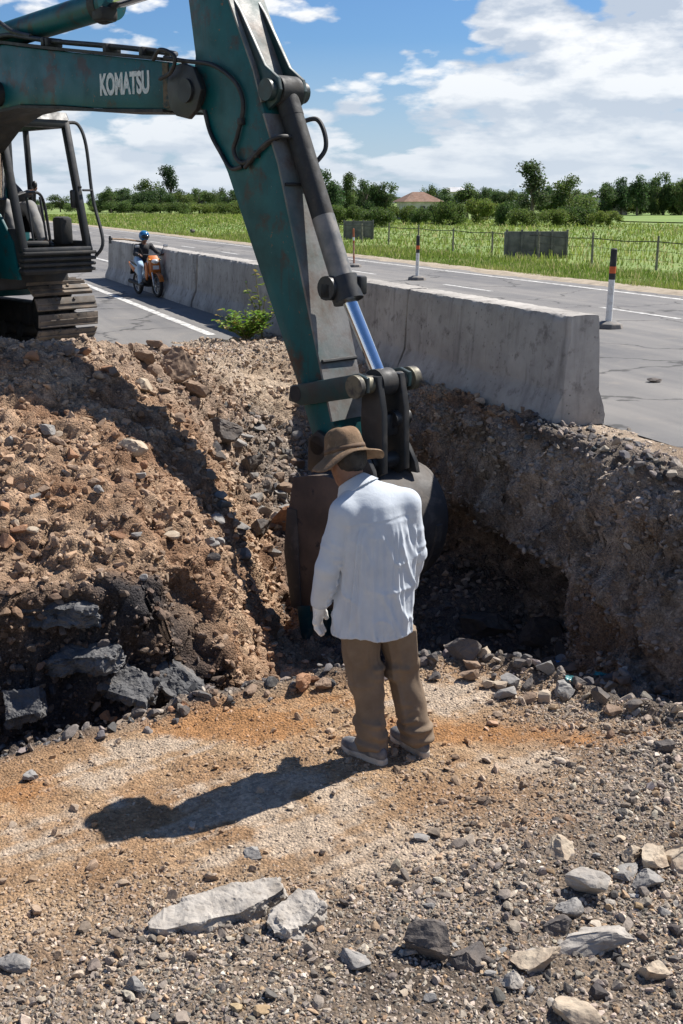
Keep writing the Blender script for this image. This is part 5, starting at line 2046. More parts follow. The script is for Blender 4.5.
TRF = [[(_g.uniform(-3.0, .0), _g.uniform(-.7, .7), 0, _g.uniform(.10, .2), z_, z_ + _g.uniform(.2, .42), _g.uniform(.006, .011)) for z_ in (.14, .2, .3, .36, .42, .5, .54, .6)] for _ in range(2)]
TRA = [[(z_ + _g.uniform(-.008, .008), _g.uniform(-.03, .03), 0, _g.uniform(.010, .018), *(lambda c_: (c_ - .55, c_ + .55))(_g.uniform(-.8, .8)), _g.uniform(.005, .011)) for z_ in (.09, .11, .135, .16, .19, .23, .29, .42, .46, .51)] for _ in range(2)]


def man_trou(p):
    L = []
    for hp, kn, an, s_ in ((Lhip, Lkn, Lan, 1), (Rhip, Rkn, Ran, 2)):
        e = sm(cone(p, hp, kn, .106, .086), cone(p, kn, an + np.array((.0, .01, -.005)), .086, .076), .03)
        z = p[:, 2]
        f_ = vnoise(np.stack([p[:, 0] * 7 + z * 5, p[:, 1] * 7, z * 7], 1), 31 + s_) * .013
        f_ = f_ + vnoise(np.stack([p[:, 0] * 5 + z * 9, p[:, 1] * 8, z * 34], 1), 41 + s_) * .016 * ss((.30 - z) / .2)
        f_ = f_ + vnoise(np.stack([p[:, 0] * 9 - z * 9, p[:, 1] * 8, z * 18], 1), 47 + s_) * .010 * np.exp(-((z - .47) / .12) ** 2)
        ph_ = np.arctan2(p[:, 1] - np.interp(z, [.09, .47, .86], [an[1], kn[1], hp[1]]), p[:, 0] - np.interp(z, [.09, .47, .86], [an[0], kn[0], hp[0]]))
        f_ = f_ + ridges(ph_, z, TRF[s_ - 1]) + ridges(z, np.sin(ph_ + s_), TRA[s_ - 1])
        e = e - f_
        L.append(e)
    d = sm(L[0], L[1], .012)
    q = (p - np.array((-.105, .025, .90))) @ MT
    d = sm(d, ell(q, (0, 0, 0), (.168, .118, .15)), .04)
    z = p[:, 2]
    hid, _, _ = shirt_torso(p)
    d = np.where(z > .70, np.maximum(d, hid + .022), d)
    d = np.maximum(d, .062 + .012 * np.sin(p[:, 0] * 40) - z)
    d = np.maximum(d, z - .98)
    return d


sdf_obj("trousers", man_trou, (-.36, -.20, .03), (.28, .24, 1.0), .0058, mtrou, man_o)

mshoe = pm("grey mesh shoe", (.075, .08, .095), (.22, .21, .20), 14, (.42, .62), .85, bstr=.4, bsc=180, bdist=.002)
msole = pm("dusty beige sole", (.50, .45, .38), (.33, .27, .21), 12, (.45, .65), .85, bstr=.3, bsc=90)
for an, dv in ((Lan, R(48)), (Ran, R(36))):
    M_ = rotz(dv)          # shoe-local: y towards the toe
    base = np.array((an[0], an[1], 0.0))

    def sh_(p, an=an, M_=M_, base=base):
        q = (p - base) @ M_ / .90
        d = ell(q, (0, .155, .045), (.046, .085, .040))
        d = sm(d, ell(q, (0, .03, .055), (.042, .10, .048)), .03)
        d = sm(d, ell(q, (0, -.045, .055), (.037, .042, .052)), .02)
        d = sm(d, cone(q, (0, .0, .07), (0, -.01, .115), .046, .046), .02)
        return np.maximum(d, .026 - q[:, 2])

    def so_(p, an=an, M_=M_, base=base):
        q = (p - base) @ M_ / .90
        y = q[:, 1]
        hw = np.interp(y, [-.09, -.06, 0, .07, .14, .20, .245], [.018, .037, .040, .042, .050, .041, .010])
        d = np.maximum(np.abs(q[:, 0]) - hw, np.maximum(y - .243, -.088 - y)) * .8
        top = .036 + .006 * np.cos(y * 22)
        dz = np.maximum(q[:, 2] - top, -.006 - q[:, 2])
        return sm(-sm(-d, -dz, -.0) if False else np.maximum(d, dz), np.maximum(d, dz), .001)
    lo_, hi_ = base + np.array((-.30, -.16, -.02)), base + np.array((.16, .30, .18))
    shoe = sdf_obj("shoe", sh_, lo_, hi_, .005, mshoe, man_o)
    sdf_obj("sole", so_, lo_, hi_, .005, msole, shoe)

mglove = pm("white knitted glove", (.70, .69, .66), (.52, .49, .44), 14, (.5, .72), .95, bstr=.5, bsc=160, bdist=.002)
for wr_, el, dv, sd3 in ((Lwr, Lel, (-.12, .12, -1), (.35, .95, 0)), (Rwr, Rel, (-.5, .7, -.4), (-.6, .2, .7))):
    def gl(p, wr_=wr_, el=el, dv=dv, sd3=sd3):
        d = hand_sdf(p, wr_, dv, sd3, .98) - .0035
        return sm(d, cone(p, wr_ + (el - wr_) * .12, wr_, .036, .034), .012)
    sdf_obj("glove", gl, wr_ - .17 - np.array((.05, 0, .06)), wr_ + .17, .004, mglove, man_o)


def man_hair(p):
    q = ((p - headc) @ MH)
    d = ell(q, (0, -.016, .022), (.085, .100, .098))
    cut = np.maximum(q[:, 1] - .035 - .5 * np.clip(q[:, 2], 0, 1), -.105 - q[:, 2] + .25 * np.clip(q[:, 1] + .05, 0, .2))
    d = d - .003 * vnoise(q * np.array([160, 60, 30]), 3)
    return np.maximum(d, cut)


sdf_obj("hair", man_hair, headc - .16, headc + .16, .005, mhair, man_o)

# hat
mhat = pm("brown canvas hat", (.225, .145, .088), (.135, .095, .062), 12, (.36, .62), .95, var=.2, bstr=.6, bsc=90, bdist=.005, c3=(.30, .22, .15), sc3=22, thr3=(.55, .72), spec=.12)
HM = Matrix((MH.T.tolist())).transposed().to_4x4() if False else Matrix(MH.tolist()).to_4x4()
HM = Matrix.Translation(Vector(headc)) @ HM
prof = [(0, .152), (.030, .151), (.055, .147), (.073, .138), (.084, .120), (.090, .095), (.094, .065), (.098, .040), (.102, .028), (.118, .022), (.140, .018), (.162, .012), (.178, .006), (.183, .0)]
prof = [(r, z + .018) for r, z in prof]
seg_ = 96
Vv, Fq = [], []
for i, (r, z) in enumerate(prof):
    for k in range(seg_):
        a = 2 * math.pi * k / seg_
        x, y = r * math.cos(a) * .96, r * math.sin(a) * 1.08
        dz = 0
        if r > .1:
            f_ = (r - .1) / .085
            dz = f_ * (-.026 * abs(math.cos(a)) ** 2 + .012 * math.sin(a * 3 + 1) + .007 * math.sin(a * 5) - .016 * math.sin(a) - .012)
        elif r < .09:
            dz = -.006 * math.exp(-((x + .0) / .035) ** 2) + .004 * math.sin(a * 2 + 1) * r / .09
            x *= 1 + .03 * math.sin(a * 3)
        Vv.append((x, y, z + dz))
for i in range(len(prof) - 1):
    for k in range(seg_):
        Fq.append((i * seg_ + k, i * seg_ + (k + 1) % seg_, (i + 1) * seg_ + (k + 1) % seg_, (i + 1) * seg_ + k))
_p = np.array(Vv)
_k = fbm(_p, 16, 4, 66)
_k2 = 1 - np.abs(fbm(_p, 9, 3, 68)) * 3
_n = _p - np.array([0, 0, .06])
_n /= np.linalg.norm(_n, axis=1, keepdims=True)
Vv = _p + _n * (.0035 * _k + .0025 * np.clip(_k2, 0, 1))[:, None] + np.array([0, 0, 1.0]) * (.004 * _k)[:, None]
Vv = np.array([(HM @ Vector(v))[:] for v in Vv])
Fq = np.array(Fq)[:, ::-1]
hat = np_obj("hat", Vv, Fq, mhat, man_o, smooth=True)
md = hat.modifiers.new("thickness", 'SOLIDIFY')
md.thickness = .004
md = hat.modifiers.new("smooth", 'SUBSURF')
md.levels = md.render_levels = 1
Vb, Fb = [], []
for j, (r, z) in enumerate(((.1035, .050), (.1005, .072), (.0975, .072), (.1005, .050))):
    for k in range(seg_):
        a = 2 * math.pi * k / seg_
        Vb.append((HM @ Vector((r * math.cos(a) * .965, r * math.sin(a) * 1.085, z + .001)))[:])
for j in range(4):
    for k in range(seg_):
        Fb.append((j * seg_ + k, j * seg_ + (k + 1) % seg_, ((j + 1) % 4) * seg_ + (k + 1) % seg_, ((j + 1) % 4) * seg_ + k))
np_obj("hat_band", Vb, Fb, pm("dark hat band", (.10, .06, .035), (.16, .10, .06), 30, (.4, .6), .9), hat, smooth=True)


# ---- small figures ---------------------------------------------------
def small_person(root, J, mats, h=.016, headM=None, scale=1.0, hat=False):
    sh, el, wr_, hp, kn, an = [J[k] for k in ('sh', 'el', 'wr', 'hip', 'kn', 'an')]
    nk, hd = np.array(J['neck']), np.array(J['head'])
    hM = np.eye(3) if headM is None else headM
    mid = lambda a: (np.array(a[0]) + np.array(a[1])) / 2
    # head faces +x here: head-local y axis -> +x
    HM_ = np.array([[0, 1, 0], [-1, 0, 0], [0, 0, 1.0]]) @ hM

    def body(p):
        d = head_sdf(p, hd, HM_)
        d = sm(d, cone(p, nk, hd - np.array((.01, 0, .06)), .055, .05), .03)
        d = sm(d, cone(p, mid(sh) - np.array((0, 0, .04)), mid(hip_), .11, .11), .05)
        d = sm(d, cone(p, sh[0], sh[1], .05, .05), .04)
        for i in (0, 1):
            d = sm(d, sm(cone(p, sh[i], el[i], .045, .036), cone(p, el[i], wr_[i], .036, .027), .015), .02)
            d = sm(d, sm(cone(p, hp[i], kn[i], .07, .05), cone(p, kn[i], an[i], .05, .036), .015), .02)
            d = sm(d, cone(p, an[i], np.array(an[i]) + np.array((.16, 0, -.05)), .036, .03), .02)
            d = np.minimum(d, hand_sdf(p, wr_[i], J['hdir'], (0, 1 if i == 1 else -1, .6), .95))
        return d
    hip_ = hp

    def shirt_(p):
        d = cone(p, mid(sh) - np.array((0, 0, .06)), mid(hp) + np.array((0, 0, .02)), .135, .145)
        d = sm(d, cone(p, sh[0], sh[1], .068, .068), .05)
        for i in (0, 1):
            e = sm(cone(p, sh[i], el[i], .064, .054), cone(p, el[i], np.array(wr_[i]) * .95 + np.array(el[i]) * .05, .054, .042), .015)
            d = sm(d, e, .03)
        return d - .010 * vnoise(p * 13, 3)

    def trou_(p):
        d = cone(p, hp[0], hp[1], .125, .125)
        for i in (0, 1):
            e = sm(cone(p, hp[i], kn[i], .098, .075), cone(p, kn[i], an[i], .075, .062), .02)
            d = sm(d, e, .02)
        return d - .008 * vnoise(p * 12, 9)
    allp = np.array([*sh, *el, *wr_, *hp, *kn, *an, nk, hd])
    lo_, hi_ = allp.min(0) - .24, allp.max(0) + .24
    sdf_obj("body", body, lo_, hi_, h * .75, mskin, root)
    sdf_obj("shirt", shirt_, lo_, hi_, h, mats[0], root)
    sdf_obj("trousers", trou_, lo_, hi_, h, mats[1], root)
    s_ = MB()
    for i in (0, 1):
        a = Vector(an[i])
        s_.ball(a + Vector((.07, 0, -.05)), (.15, .052, .05), 3).ball(a + Vector((.0, 0, -.01)), (.055, .05, .07), 2)
    s_.obj("shoes", mblack, root, angle=80)


op = thing("person", "excavator operator in dark clothes seated in the open cab at the levers", "person", (OX * ES, OY * ES, CZ * (1 - ES)), YAW)
op.scale = (ES,) * 3
mnavy = pm("faded dark work shirt", (.06, .065, .075), (.10, .10, .105), 12, (.4, .6), .9)
mgreyt = pm("dusty grey work trousers", (.16, .16, .165), (.26, .25, .235), 10, (.4, .62), .9)
JO = dict(sh=[(.06, .46, 2.17), (.06, .82, 2.17)], el=[(.24, .40, 1.95), (.24, .90, 1.95)], wr=[(.47, .38, 2.00), (.47, .89, 2.00)], hip=[(.12, .55, 1.78), (.12, .73, 1.78)], kn=[(.60, .50, 1.86), (.60, .80, 1.84)], an=[(.86, .50, 1.50), (.86, .78, 1.50)], neck=(.07, .64, 2.24), head=(.13, .64, 2.42), hdir=(1, 0, .1))
small_person(op, JO, (mnavy, mgreyt))
MB().ball((.115, .64, 2.47), (.115, .098, .085), 3).box((.235, .64, 2.465), (.10, .13, .012), bev=.004).obj("cap", pm("pale brown cap", (.30, .17, .10), (.2, .12, .08), 14, (.4, .6), .9), op)

# ------------------------------------------------------------------ motorcycle and rider
fw_ = onz(158, 297.5)
bdir = Vector((-RD[0], -RD[1], 0)).normalized()
bang = math.atan2(bdir.y, bdir.x) + R(10)
BS = .84
bpos = fw_ - Vector((math.cos(bang), math.sin(bang), 0)) * .62 * BS
bike = thing("motorcycle", "orange underbone motorcycle ridden along the foot of the concrete barriers", "motorcycle", bpos, bang)
bike.scale = (BS,) * 3
morg = pm("orange fairing plastic", (.55, .16, .02), (.42, .10, .015), 8, (.4, .7), .3)
mtyre = pm("tyre rubber", (.02, .02, .02), (.05, .045, .04), 12, (.5, .7), .85)
malu = pm("alloy wheel metal", (.45, .45, .46), (.25, .24, .23), 14, (.5, .7), .4, metal=.8)
msilv = pm("pale blue and silver plastic", (.42, .52, .60), (.30, .38, .45), 9, (.4, .7), .35)
for x in (.62, -.62):
    wh_ = MB().torus((x, 0, .29), (0, 1, 0), .245, .047, 36, 10).obj("wheel", mtyre, bike)
    r_ = MB().torus((x, 0, .29), (0, 1, 0), .205, .016, 32, 8).cyl((x, -.05, .29), (x, .05, .29), .045, seg=16)
    for k in range(5):
        a = k * 2 * math.pi / 5
        r_.bar((x, 0, .29), (x + .2 * math.cos(a), 0, .29 + .2 * math.sin(a)), .028, .018)
    r_.cyl((x, .035, .29), (x, .04, .29), .1, seg=20)
    r_.obj("rim", malu, wh_)
fk = MB()
for y in (-.085, .085):
    fk.cyl((.62, y, .29), (.47, y, .78), .024, seg=12)
fk.obj("fork", malu, bike)
fend = MB()
for i in range(12):
    a0, a1 = R(20 + i * 11), R(31 + i * 11)
    fend.bar((.62 + .31 * math.cos(a0), 0, .29 + .31 * math.sin(a0)), (.62 + .31 * math.cos(a1), 0, .29 + .31 * math.sin(a1)), .12, .014, up=(math.cos((a0 + a1) / 2), 0, math.sin((a0 + a1) / 2)))
fend.obj("front_fender", morg, bike)
MB().prism([(.44, .50), (.56, .62), (.53, .90), (.40, 1.00), (.30, .92), (.32, .66)], -.13, .13, .035).obj("front_fairing", morg, bike)
MB().prism([(.38, .40), (.46, .55), (.40, .84), (.30, .82), (.28, .5)], -.19, -.14, .02).prism([(.38, .40), (.46, .55), (.40, .84), (.30, .82), (.28, .5)], .14, .19, .02).obj("leg_shield", morg, bike)
MB().ball((.52, 0, .86), (.055, .10, .06), 3).obj("headlight", pm("clear lamp lens", (.75, .75, .72), rough=.1, metal=.3), bike)
for s_ in (-1, 1):
    MB().ball((.48, s_ * .13, .90), (.05, .04, .028), 2).obj("turn_signal", pm("amber lamp lens", (.7, .35, .05), rough=.2), bike)
MB().tube([(.33, -.33, 1.0), (.36, -.2, 1.02), (.38, 0, .99), (.36, .2, 1.02), (.33, .33, 1.0)], .016, 8, 5).obj("handlebar", mblack, bike)
for s_ in (-1, 1):
    m_ = MB().tube([(.36, s_ * .24, 1.02), (.36, s_ * .28, 1.14), (.35, s_ * .34, 1.2)], .008, 6, 4).obj("mirror", mblack, bike)
    MB().box((.35, s_ * .37, 1.22), (.03, .12, .075), bev=.02).obj("mirror_face", malu, m_)
MB().prism([(.15, .42), (.30, .50), (.10, .58), (-.1, .66), (-.62, .74), (-.88, .80), (-.86, .70), (-.55, .55), (-.25, .42)], -.11, .11, .03).obj("body_panel", msilv, bike)
MB().prism([(-.5, .66), (-.92, .80), (-.90, .72), (-.62, .56)], -.125, .125, .02).obj("tail_cowl", morg, bike)
MB().prism([(.0, .70), (-.1, .76), (-.45, .79), (-.82, .84), (-.84, .80), (-.4, .71)], -.13, .13, .025).obj("saddle", mblack, bike)
MB().box((.02, 0, .34), (.38, .24, .22), bev=.05).cyl((.05, -.12, .36), (.32, -.12, .40), .07, seg=14).cyl((-.1, -.14, .28), (-.75, -.17, .34), .04, .055, seg=14).bar((-.62, .07, .29), (0, .07, .34), .03, .05).bar((-.62, -.07, .29), (0, -.07, .34), .03, .05).obj("engine", mblk2, bike)
MB().prism([(-.88, .72), (-1.0, .50), (-.97, .49), (-.84, .70)], -.07, .07, .01).obj("rear_fender", mblack, bike)
MB().box((.58, 0, .72), (.008, .16, .09)).obj("number_plate", pm("white plate", (.65, .65, .62), rough=.5), bike)

rd = thing("person", "motorcycle rider in black top, pale blue jeans and blue helmet", "person", bpos, bang)
rd.scale = (BS,) * 3
mblkt = pm("black jacket cloth", (.014, .014, .016), (.03, .03, .032), 12, (.4, .7), .85)
mjean = pm("pale blue denim", (.36, .50, .64), (.26, .38, .52), 9, (.4, .65), .9)
JR = dict(sh=[(-.16, -.18, 1.20), (-.16, .18, 1.20)], el=[(.04, -.31, 1.03), (.04, .31, 1.03)], wr=[(.27, -.29, 1.01), (.27, .29, 1.01)], hip=[(-.28, -.09, .86), (-.28, .09, .86)], kn=[(.10, -.21, .74), (.10, .21, .74)], an=[(.0, -.19, .34), (.0, .19, .34)], neck=(-.13, 0, 1.27), head=(-.08, 0, 1.42), hdir=(1, 0, .05))
small_person(rd, JR, (mblkt, mjean))
mhelm = pm("glossy blue helmet", (.03, .16, .34), (.02, .11, .26), 6, (.4, .7), .18)
hel = MB().ball((-.09, 0, 1.455), (.145, .130, .130), 4).obj("helmet", mhelm, rd, angle=80)
MB().ball((-.03, 0, 1.44), (.112, .112, .07), 3).obj("visor", pm("smoked visor", (.02, .025, .03), rough=.1), hel)
# long-handled tool behind the rider
hoe_p = onz(151, 291)
hz = thing("hoe", "long-handled hoe sticking out level beside the rider's blue helmet", "tool", bpos, bang)
hz.scale = (BS,) * 3
MB().tube([(-.20, .02, 1.30), (-.24, -.35, 1.36), (-.28, -.80, 1.39)], .020, 8, 3).obj("handle", pm("pale wooden handle", (.45, .30, .18), (.34, .22, .13), 9, (.4, .6), .8), hz)
MB().prism([(-.35, 1.28), (-.32, 1.46), (-.24, 1.46), (-.21, 1.28)], -.83, -.80, .005).cyl((-.28, -.84, 1.39), (-.28, -.76, 1.39), .035, seg=12).obj("blade", mblk2, hz)

# ------------------------------------------------------------------ individual stones, slabs, scraps
mpale = pm("pale broken concrete", (.40, .365, .32), (.26, .23, .195), 7, (.4, .66), .95, bstr=.7, bsc=55, bdist=.006, c3=(.22, .19, .16), sc3=28)
mgreyr = pm("grey stone", (.27, .255, .235), (.18, .17, .16), 8, (.4, .66), .95, bstr=.7, bsc=60, bdist=.005, c3=(.36, .32, .28), sc3=30)
mtanr = pm("tan stone", (.46, .38, .28), (.33, .25, .18), 8, (.4, .66), .95, bstr=.7, bsc=60, bdist=.005)
mdarkr = pm("dark clod", (.085, .075, .070), (.15, .125, .105), 9, (.4, .66), .95, bstr=.9, bsc=50, bdist=.008)
morgr = pm("orange-brown stone", (.36, .19, .10), (.25, .14, .085), 8, (.4, .66), .95, bstr=.8, bsc=40, bdist=.008)
masp = pm("broken asphalt", (.075, .076, .08), (.15, .145, .14), 6, (.42, .64), .8, bstr=.9, bsc=60, bdist=.008, c3=(.19, .15, .12), sc3=9, thr3=(.58, .70))
mbrown = pm("brown clod", (.27, .185, .125), (.19, .13, .09), 8, (.4, .66), .95, bstr=.9, bsc=45, bdist=.008)
RS = np.random.default_rng(5)


def stone(px, py, w, mat, label, group=None, flat=.6, sink=.25, lv=4, asp=.8, name="stone", rz=None):
    p, n_ = hit(px, py + w * .12)
    if p is None: return
    d = (p - Vector((0, 0, CZ))).length
    r = w * d / F / 2
    v, f = rock_shape(lv, RS, 11, .13 if lv > 2 else .05, .30, .72)
    v = v * 1.35 * np.array([1.05, asp, flat]) * r
    o = np_obj(name, v, f, mat, None, smooth=False)
    o.location = p + Vector((0, 0, r * flat * (1 - sink) * .6))
    o.rotation_euler = (RS.uniform(-.25, .25), RS.uniform(-.2, .2), RS.uniform(-.5, .5) if rz is None else rz)
    return tag(o, label, "stone", group)


def slab(px, py, outline, thick, mat, label, rot, lift=0.0, jag=.02, name="broken_slab", cat="slab", group=None):
    p, n_ = hit(px, py)
    bm = bmesh.new()
    A = [bm.verts.new((x, y, 0)) for x, y in outline]
    B = [bm.verts.new((x * .93, y * .93, thick)) for x, y in outline]
    bm.faces.new(list(reversed(A)))
    bm.faces.new(B)
    for i in range(len(A)):
        j = (i + 1) % len(A)
        bm.faces.new((A[i], A[j], B[j], B[i]))
    bmesh.ops.triangulate(bm, faces=bm.faces)
    for _ in range(5):
        bmesh.ops.subdivide_edges(bm, edges=[e for e in bm.edges if e.calc_length() > .016], cuts=1)
        bmesh.ops.triangulate(bm, faces=bm.faces)
    bmesh.ops.recalc_face_normals(bm, faces=bm.faces)
    co = np.array([v.co[:] for v in bm.verts])
    nn_ = np.array([v.normal[:] for v in bm.verts])
    k = fbm(co + px, 7, 5, 5, .62)
    k2 = fbm(co + px, 26, 4, 6, .65)
    dd, _, rr_ = worley(co + px, 11, 4)
    edge = np.clip(1 - np.abs(nn_[:, 2]), 0, 1)
    rim = np.linalg.norm(co[:, :2], axis=1) / (np.abs(co[:, 0]).max())
    co = co + nn_ * ((k * 1.9 + k2 * .8 + (rr_ - .5) * .9) * (jag * (.45 + .8 * edge)))[:, None]
    co[:, 2] -= np.where(co[:, 2] > thick * .5, thick * .35 * np.clip(fbm(co + px + 9, 5, 3, 8) + .1, 0, 1), 0)
    for v, c in zip(bm.verts, co): v.co = c
    me = bpy.data.meshes.new(name)
    bm.to_mesh(me)
    bm.free()
    me.materials.append(mat)
    o = link(bpy.data.objects.new(name, me))
    o.location = p + Vector((0, 0, lift))
    o.rotation_euler = rot
    return tag(o, label, cat, group)


slab(219, 915, [(-.30, -.07), (-.22, -.10), (-.02, -.085), (.10, -.075), (.22, -.02), (.30, .03), (.27, .10), (.10, .12), (-.05, .085), (-.20, .035), (-.29, -.01)], .085, mpale, "long pale broken concrete slab lying on the gravel, the larger of two", (R(7), R(-5), R(10)), -.02, .020)
slab(297, 921, [(-.13, -.07), (.02, -.09), (.12, -.03), (.13, .06), (.06, .10), (-.06, .05), (-.13, .0)], .09, mpale, "short broken concrete chunk beside the right end of the long pale slab", (R(10), R(-9), R(25)), -.02, .022)
stone(588, 886, 44, mpale, "pale grey angular stone with a bright top, biggest of the lower right gravel", flat=.55, asp=.75)
stone(598, 937, 70, mpale, "flat pale stone half buried just below the pale angular one", flat=.32, asp=.6, rz=-.1)
stone(428, 948, 42, mdarkr, "big round dark clod in the gravel right of the broken slabs", flat=.85)
stone(466, 958, 36, mdarkr, "lumpy dark clod touching the right of the big round dark one", flat=.7)
stone(537, 962, 38, mtanr, "cream blocky stone between the dark clods and the flat pale stone", flat=.7)
stone(515, 983, 25, mpale, "small white-topped stone just below the cream blocky stone", flat=.8)
stone(555, 847, 28, mtanr, "tan stone alone in the gravel below the trench edge", flat=.5)
stone(632, 853, 24, mtanr, "tan stone, left one of a pair at the right frame edge", flat=.6)
stone(656, 859, 28, mtanr, "rounded cream stone, right one of a pair near the right frame edge", flat=.75)
stone(680, 860, 42, mtanr, "large tan flat stone cut off by the right frame edge", flat=.5)
stone(645, 880, 28, mgreyr, "grey rounded stone below the tan pair at the right", flat=.7)
stone(624, 872, 30, mgreyr, "flat dark grey stone between the tan pair and the pale angular stone", flat=.35)
stone(566, 909, 24, mgreyr, "grey stone left of the flat pale stone", flat=.65)
stone(560, 927, 24, mdarkr, "dark stone left of the flat pale stone, under the grey one", flat=.6)
stone(580, 1014, 36, mtanr, "tan stone at the bottom edge of the gravel, right half", flat=.6)
stone(648, 974, 26, mtanr, "rounded tan stone near the lower right corner", flat=.75)
stone(352, 957, 28, mgreyr, "flat grey stone in the gravel below the short concrete chunk", flat=.4)
stone(662, 748, 26, mdarkr, "dark angular stone at the right end of the trench edge", flat=.7)
stone(18, 960, 26, mgreyr, "grey stone in the gravel at the lower left corner", flat=.5)
stone(135, 985, 24, mgreyr, "grey stone in the bottom gravel below the long slab", flat=.6)
stone(253, 852, 20, mgreyr, "small grey stone in the pale dirt above the long slab", flat=.6)
stone(32, 776, 16, mgreyr, "small grey stone on the brown dirt near the left frame edge", flat=.7)
# heap boulders
stone(287, 523, 30, morgr, "orange-brown boulder on the slope just left of the bucket", flat=.85, sink=-.2)
stone(262, 531, 22, mdarkr, "dark boulder left of the orange-brown boulder", flat=.9, sink=-.2)
stone(250, 468, 26, mdarkr, "dark boulder high on the slope above the orange-brown one", flat=.85, sink=-.2)
stone(130, 448, 26, mtanr, "big tan rock in the middle of the spoil heap", flat=.7, sink=-.1)
stone(176, 443, 14, mdarkr, "small dark grey stone right of the big tan heap rock", flat=.7, sink=-.2)
stone(146, 362, 24, mbrown, "brown clod on the heap crest beside the asphalt", flat=.9, sink=-.3)
stone(172, 372, 34, mbrown, "large earthy clod right of the crest, over the gully", flat=.9, sink=-.2, asp=.9)
stone(192, 392, 26, mbrown, "earthy clod lower in the gully, under the large one", flat=.8, sink=-.2)
stone(222, 430, 30, mdarkr, "dark broad lump in the gully between heap and slope", flat=.8, sink=0)
stone(45, 431, 16, mgreyr, "pale grey stone in the machine's shadow on the heap", flat=.7, sink=-.2)
# broken asphalt in the cut
slab(85, 668, [(-.26, -.10), (.25, -.13), (.27, .06), (.10, .14), (-.20, .10)], .13, masp, "dark flat-topped asphalt slab jutting from the left cut", (R(10), R(-6), R(-6)), .02, .03, "asphalt_slab", "asphalt slab")
slab(62, 612, [(-.30, -.10), (.26, -.10), (.28, .08), (-.28, .10)], .14, masp, "layered black asphalt ledge at the top of the left cut", (R(4), R(3), R(4)), -.06, .035, "asphalt_slab", "asphalt slab")
slab(172, 690, [(-.22, -.12), (.20, -.08), (.24, .10), (-.16, .14)], .10, masp, "tilted striped asphalt slab sliding towards the dirt edge", (R(28), R(26), R(-28)), .02, .03, "asphalt_slab", "asphalt slab")
slab(128, 690, [(-.18, -.12), (.18, -.10), (.2, .10), (-.16, .12)], .12, masp, "tilted asphalt chunk under the flat-topped asphalt slab", (R(34), R(14), R(-12)), .0, .03, "asphalt_slab", "asphalt slab")
slab(28, 712, [(-.13, -.10), (.12, -.08), (.13, .10), (-.12, .12)], .14, masp, "upright dark asphalt chunk in the pit at the left frame edge", (R(48), R(-10), R(8)), .02, .03, "asphalt_slab", "asphalt slab")
# pit boulders
stone(488, 628, 44, mdarkr, "large dark boulder in the hollow under the trench wall", flat=.75, sink=-.2)
stone(462, 652, 34, mdarkr, "dark boulder left of the large one in the hollow", flat=.7, sink=-.2)
stone(540, 640, 34, mdarkr, "dark boulder against the corner of the trench wall", flat=.8, sink=-.1)
stone(302, 688, 20, morgr, "orange-brown stone on the dirt edge left of the man", flat=.8, sink=-.3)
stone(322, 688, 15, mbrown, "brown stone between the orange-brown one and the man's leg", flat=.8, sink=-.3)
stone(565, 692, 22, mgreyr, "grey stone on the trench edge below the blue scrap", flat=.7, sink=-.2)
for i in range(46):
    px, py = RS.uniform(208, 300), RS.uniform(430, 560)
    stone(px, py, RS.uniform(9, 19), [mgreyr, mgreyr, mdarkr, mbrown][RS.integers(4)], "fist-sized grey or brown stone on the slope left of the bucket", "loose stones on the slope beside the bucket", flat=RS.uniform(.6, .9), sink=-.2, lv=2)
for i in range(50):
    px, py = RS.uniform(425, 683), 0
    py = 655 + (px - 425) * .13 + RS.uniform(-22, 34)
    stone(px, py, RS.uniform(8, 20), [mgreyr, mdarkr, mdarkr, mtanr, mbrown][RS.integers(5)], "loose stone in the rubble at the foot of the trench wall", "loose stones along the foot of the trench wall", flat=RS.uniform(.6, .9), sink=-.2, lv=2)
for i in range(26):
    px, py = RS.uniform(400, 690), RS.uniform(790, 1020)
    stone(px, py, RS.uniform(8, 15), [mgreyr, mgreyr, mtanr, mpale, mdarkr][RS.integers(5)], "small loose stone in the grey gravel of the lower right", "loose stones in the lower right gravel", flat=RS.uniform(.4, .75), sink=.1, lv=2)
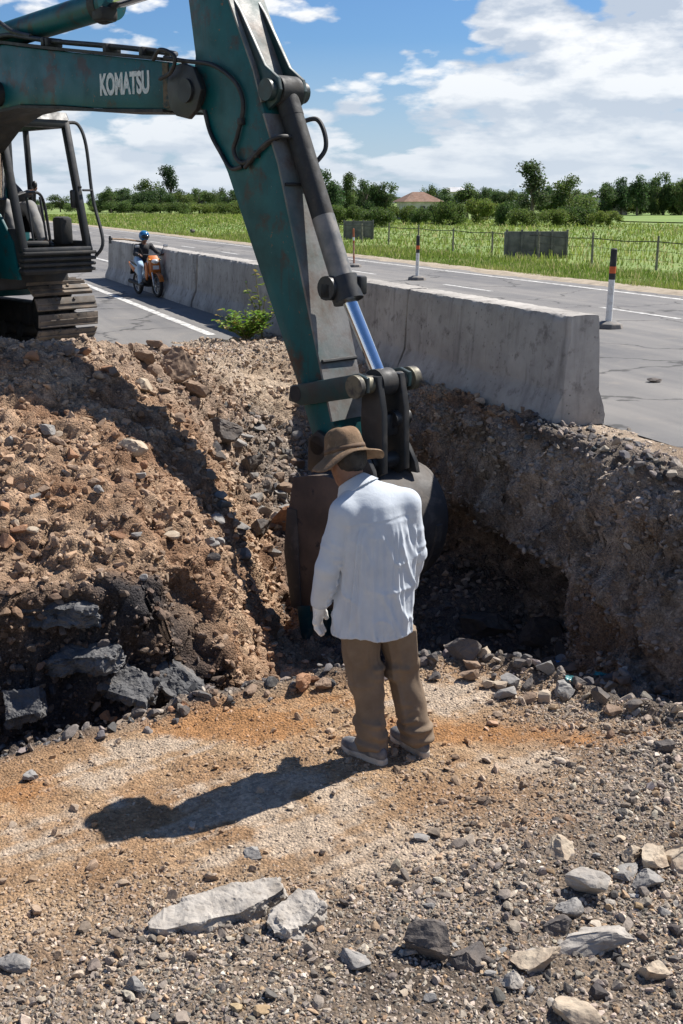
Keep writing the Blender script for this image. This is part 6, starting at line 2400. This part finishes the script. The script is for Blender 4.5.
for i in range(40):
    px, py = RS.uniform(0, 215), RS.uniform(345, 580)
    stone(px, py, RS.uniform(8, 18), [mbrown, mtanr, mbrown, mgreyr, morgr][RS.integers(5)], "fist-sized brown stone lying on the spoil heap", "loose stones on the spoil heap", flat=RS.uniform(.6, .9), sink=-.2, lv=2)
for i in range(18):
    px = RS.uniform(60, 330)
    py = np.interp(px, [0, 40, 200, 330], [745, 735, 700, 684]) + RS.uniform(-6, 8)
    stone(px, py, RS.uniform(7, 14), [mbrown, morgr, mdarkr][RS.integers(3)], "small clod along the brown dirt edge above the pit", "clods along the dirt edge", flat=.8, sink=-.2, lv=2)
# dirt clods on the far road edge
for px, py, w, lab in ((177, 234, 5, "tiny dark clod on the far road edge, left of a pair"), (192, 232, 6, "tiny dark clod on the far road edge, right of a pair"), (654, 382, 14, "dark scrap of debris lying on the cracked road right of the barrier")):
    p = onz(px, py, .0)
    r = w * p.length / F / 2
    v, f = rock_shape(2, RS, 8, .07, .5, .92)
    o = np_obj("dirt_clod", v * np.array([1.1, .9, .7 if w < 10 else .3]) * r, f, mdarkr)
    o.location = p + Vector((0, 0, r * .3))
    tag(o, lab, "clod")


def scrap(px, py, w, c, label):
    p, n_ = hit(px, py)
    d = (p - Vector((0, 0, CZ))).length
    r = w * d / F / 2
    bm = bmesh.new()
    bmesh.ops.create_grid(bm, x_segments=10, y_segments=6, size=1)
    co = np.array([v.co[:] for v in bm.verts])
    k = fbm(co + px, 1.3, 3, 3)
    for v, kk in zip(bm.verts, k):
        v.co = (v.co.x * r * (1 + .3 * kk), v.co.y * r * .55, kk * r * .5)
    me = bpy.data.meshes.new("plastic_scrap")
    bm.to_mesh(me); bm.free()
    me.materials.append(pm("plastic film " + label.split()[0], c, rough=.35))
    o = link(bpy.data.objects.new("plastic_scrap", me))
    m_ = o.modifiers.new("thickness", 'SOLIDIFY')
    m_.thickness = .003
    o.location = p + Vector((0, 0, .035))
    o.rotation_euler = (R(25), R(5), R(-12))
    tag(o, label, "plastic scrap")


scrap(555, 667, 13, (.05, .26, .62), "bright blue scrap of plastic on the rubble below the trench wall")
scrap(600, 678, 11, (.05, .30, .32), "teal scrap of plastic in the rubble right of the blue one")
scrap(572, 684, 12, (.06, .22, .22), "dull green scrap of plastic in the rubble between the other two")
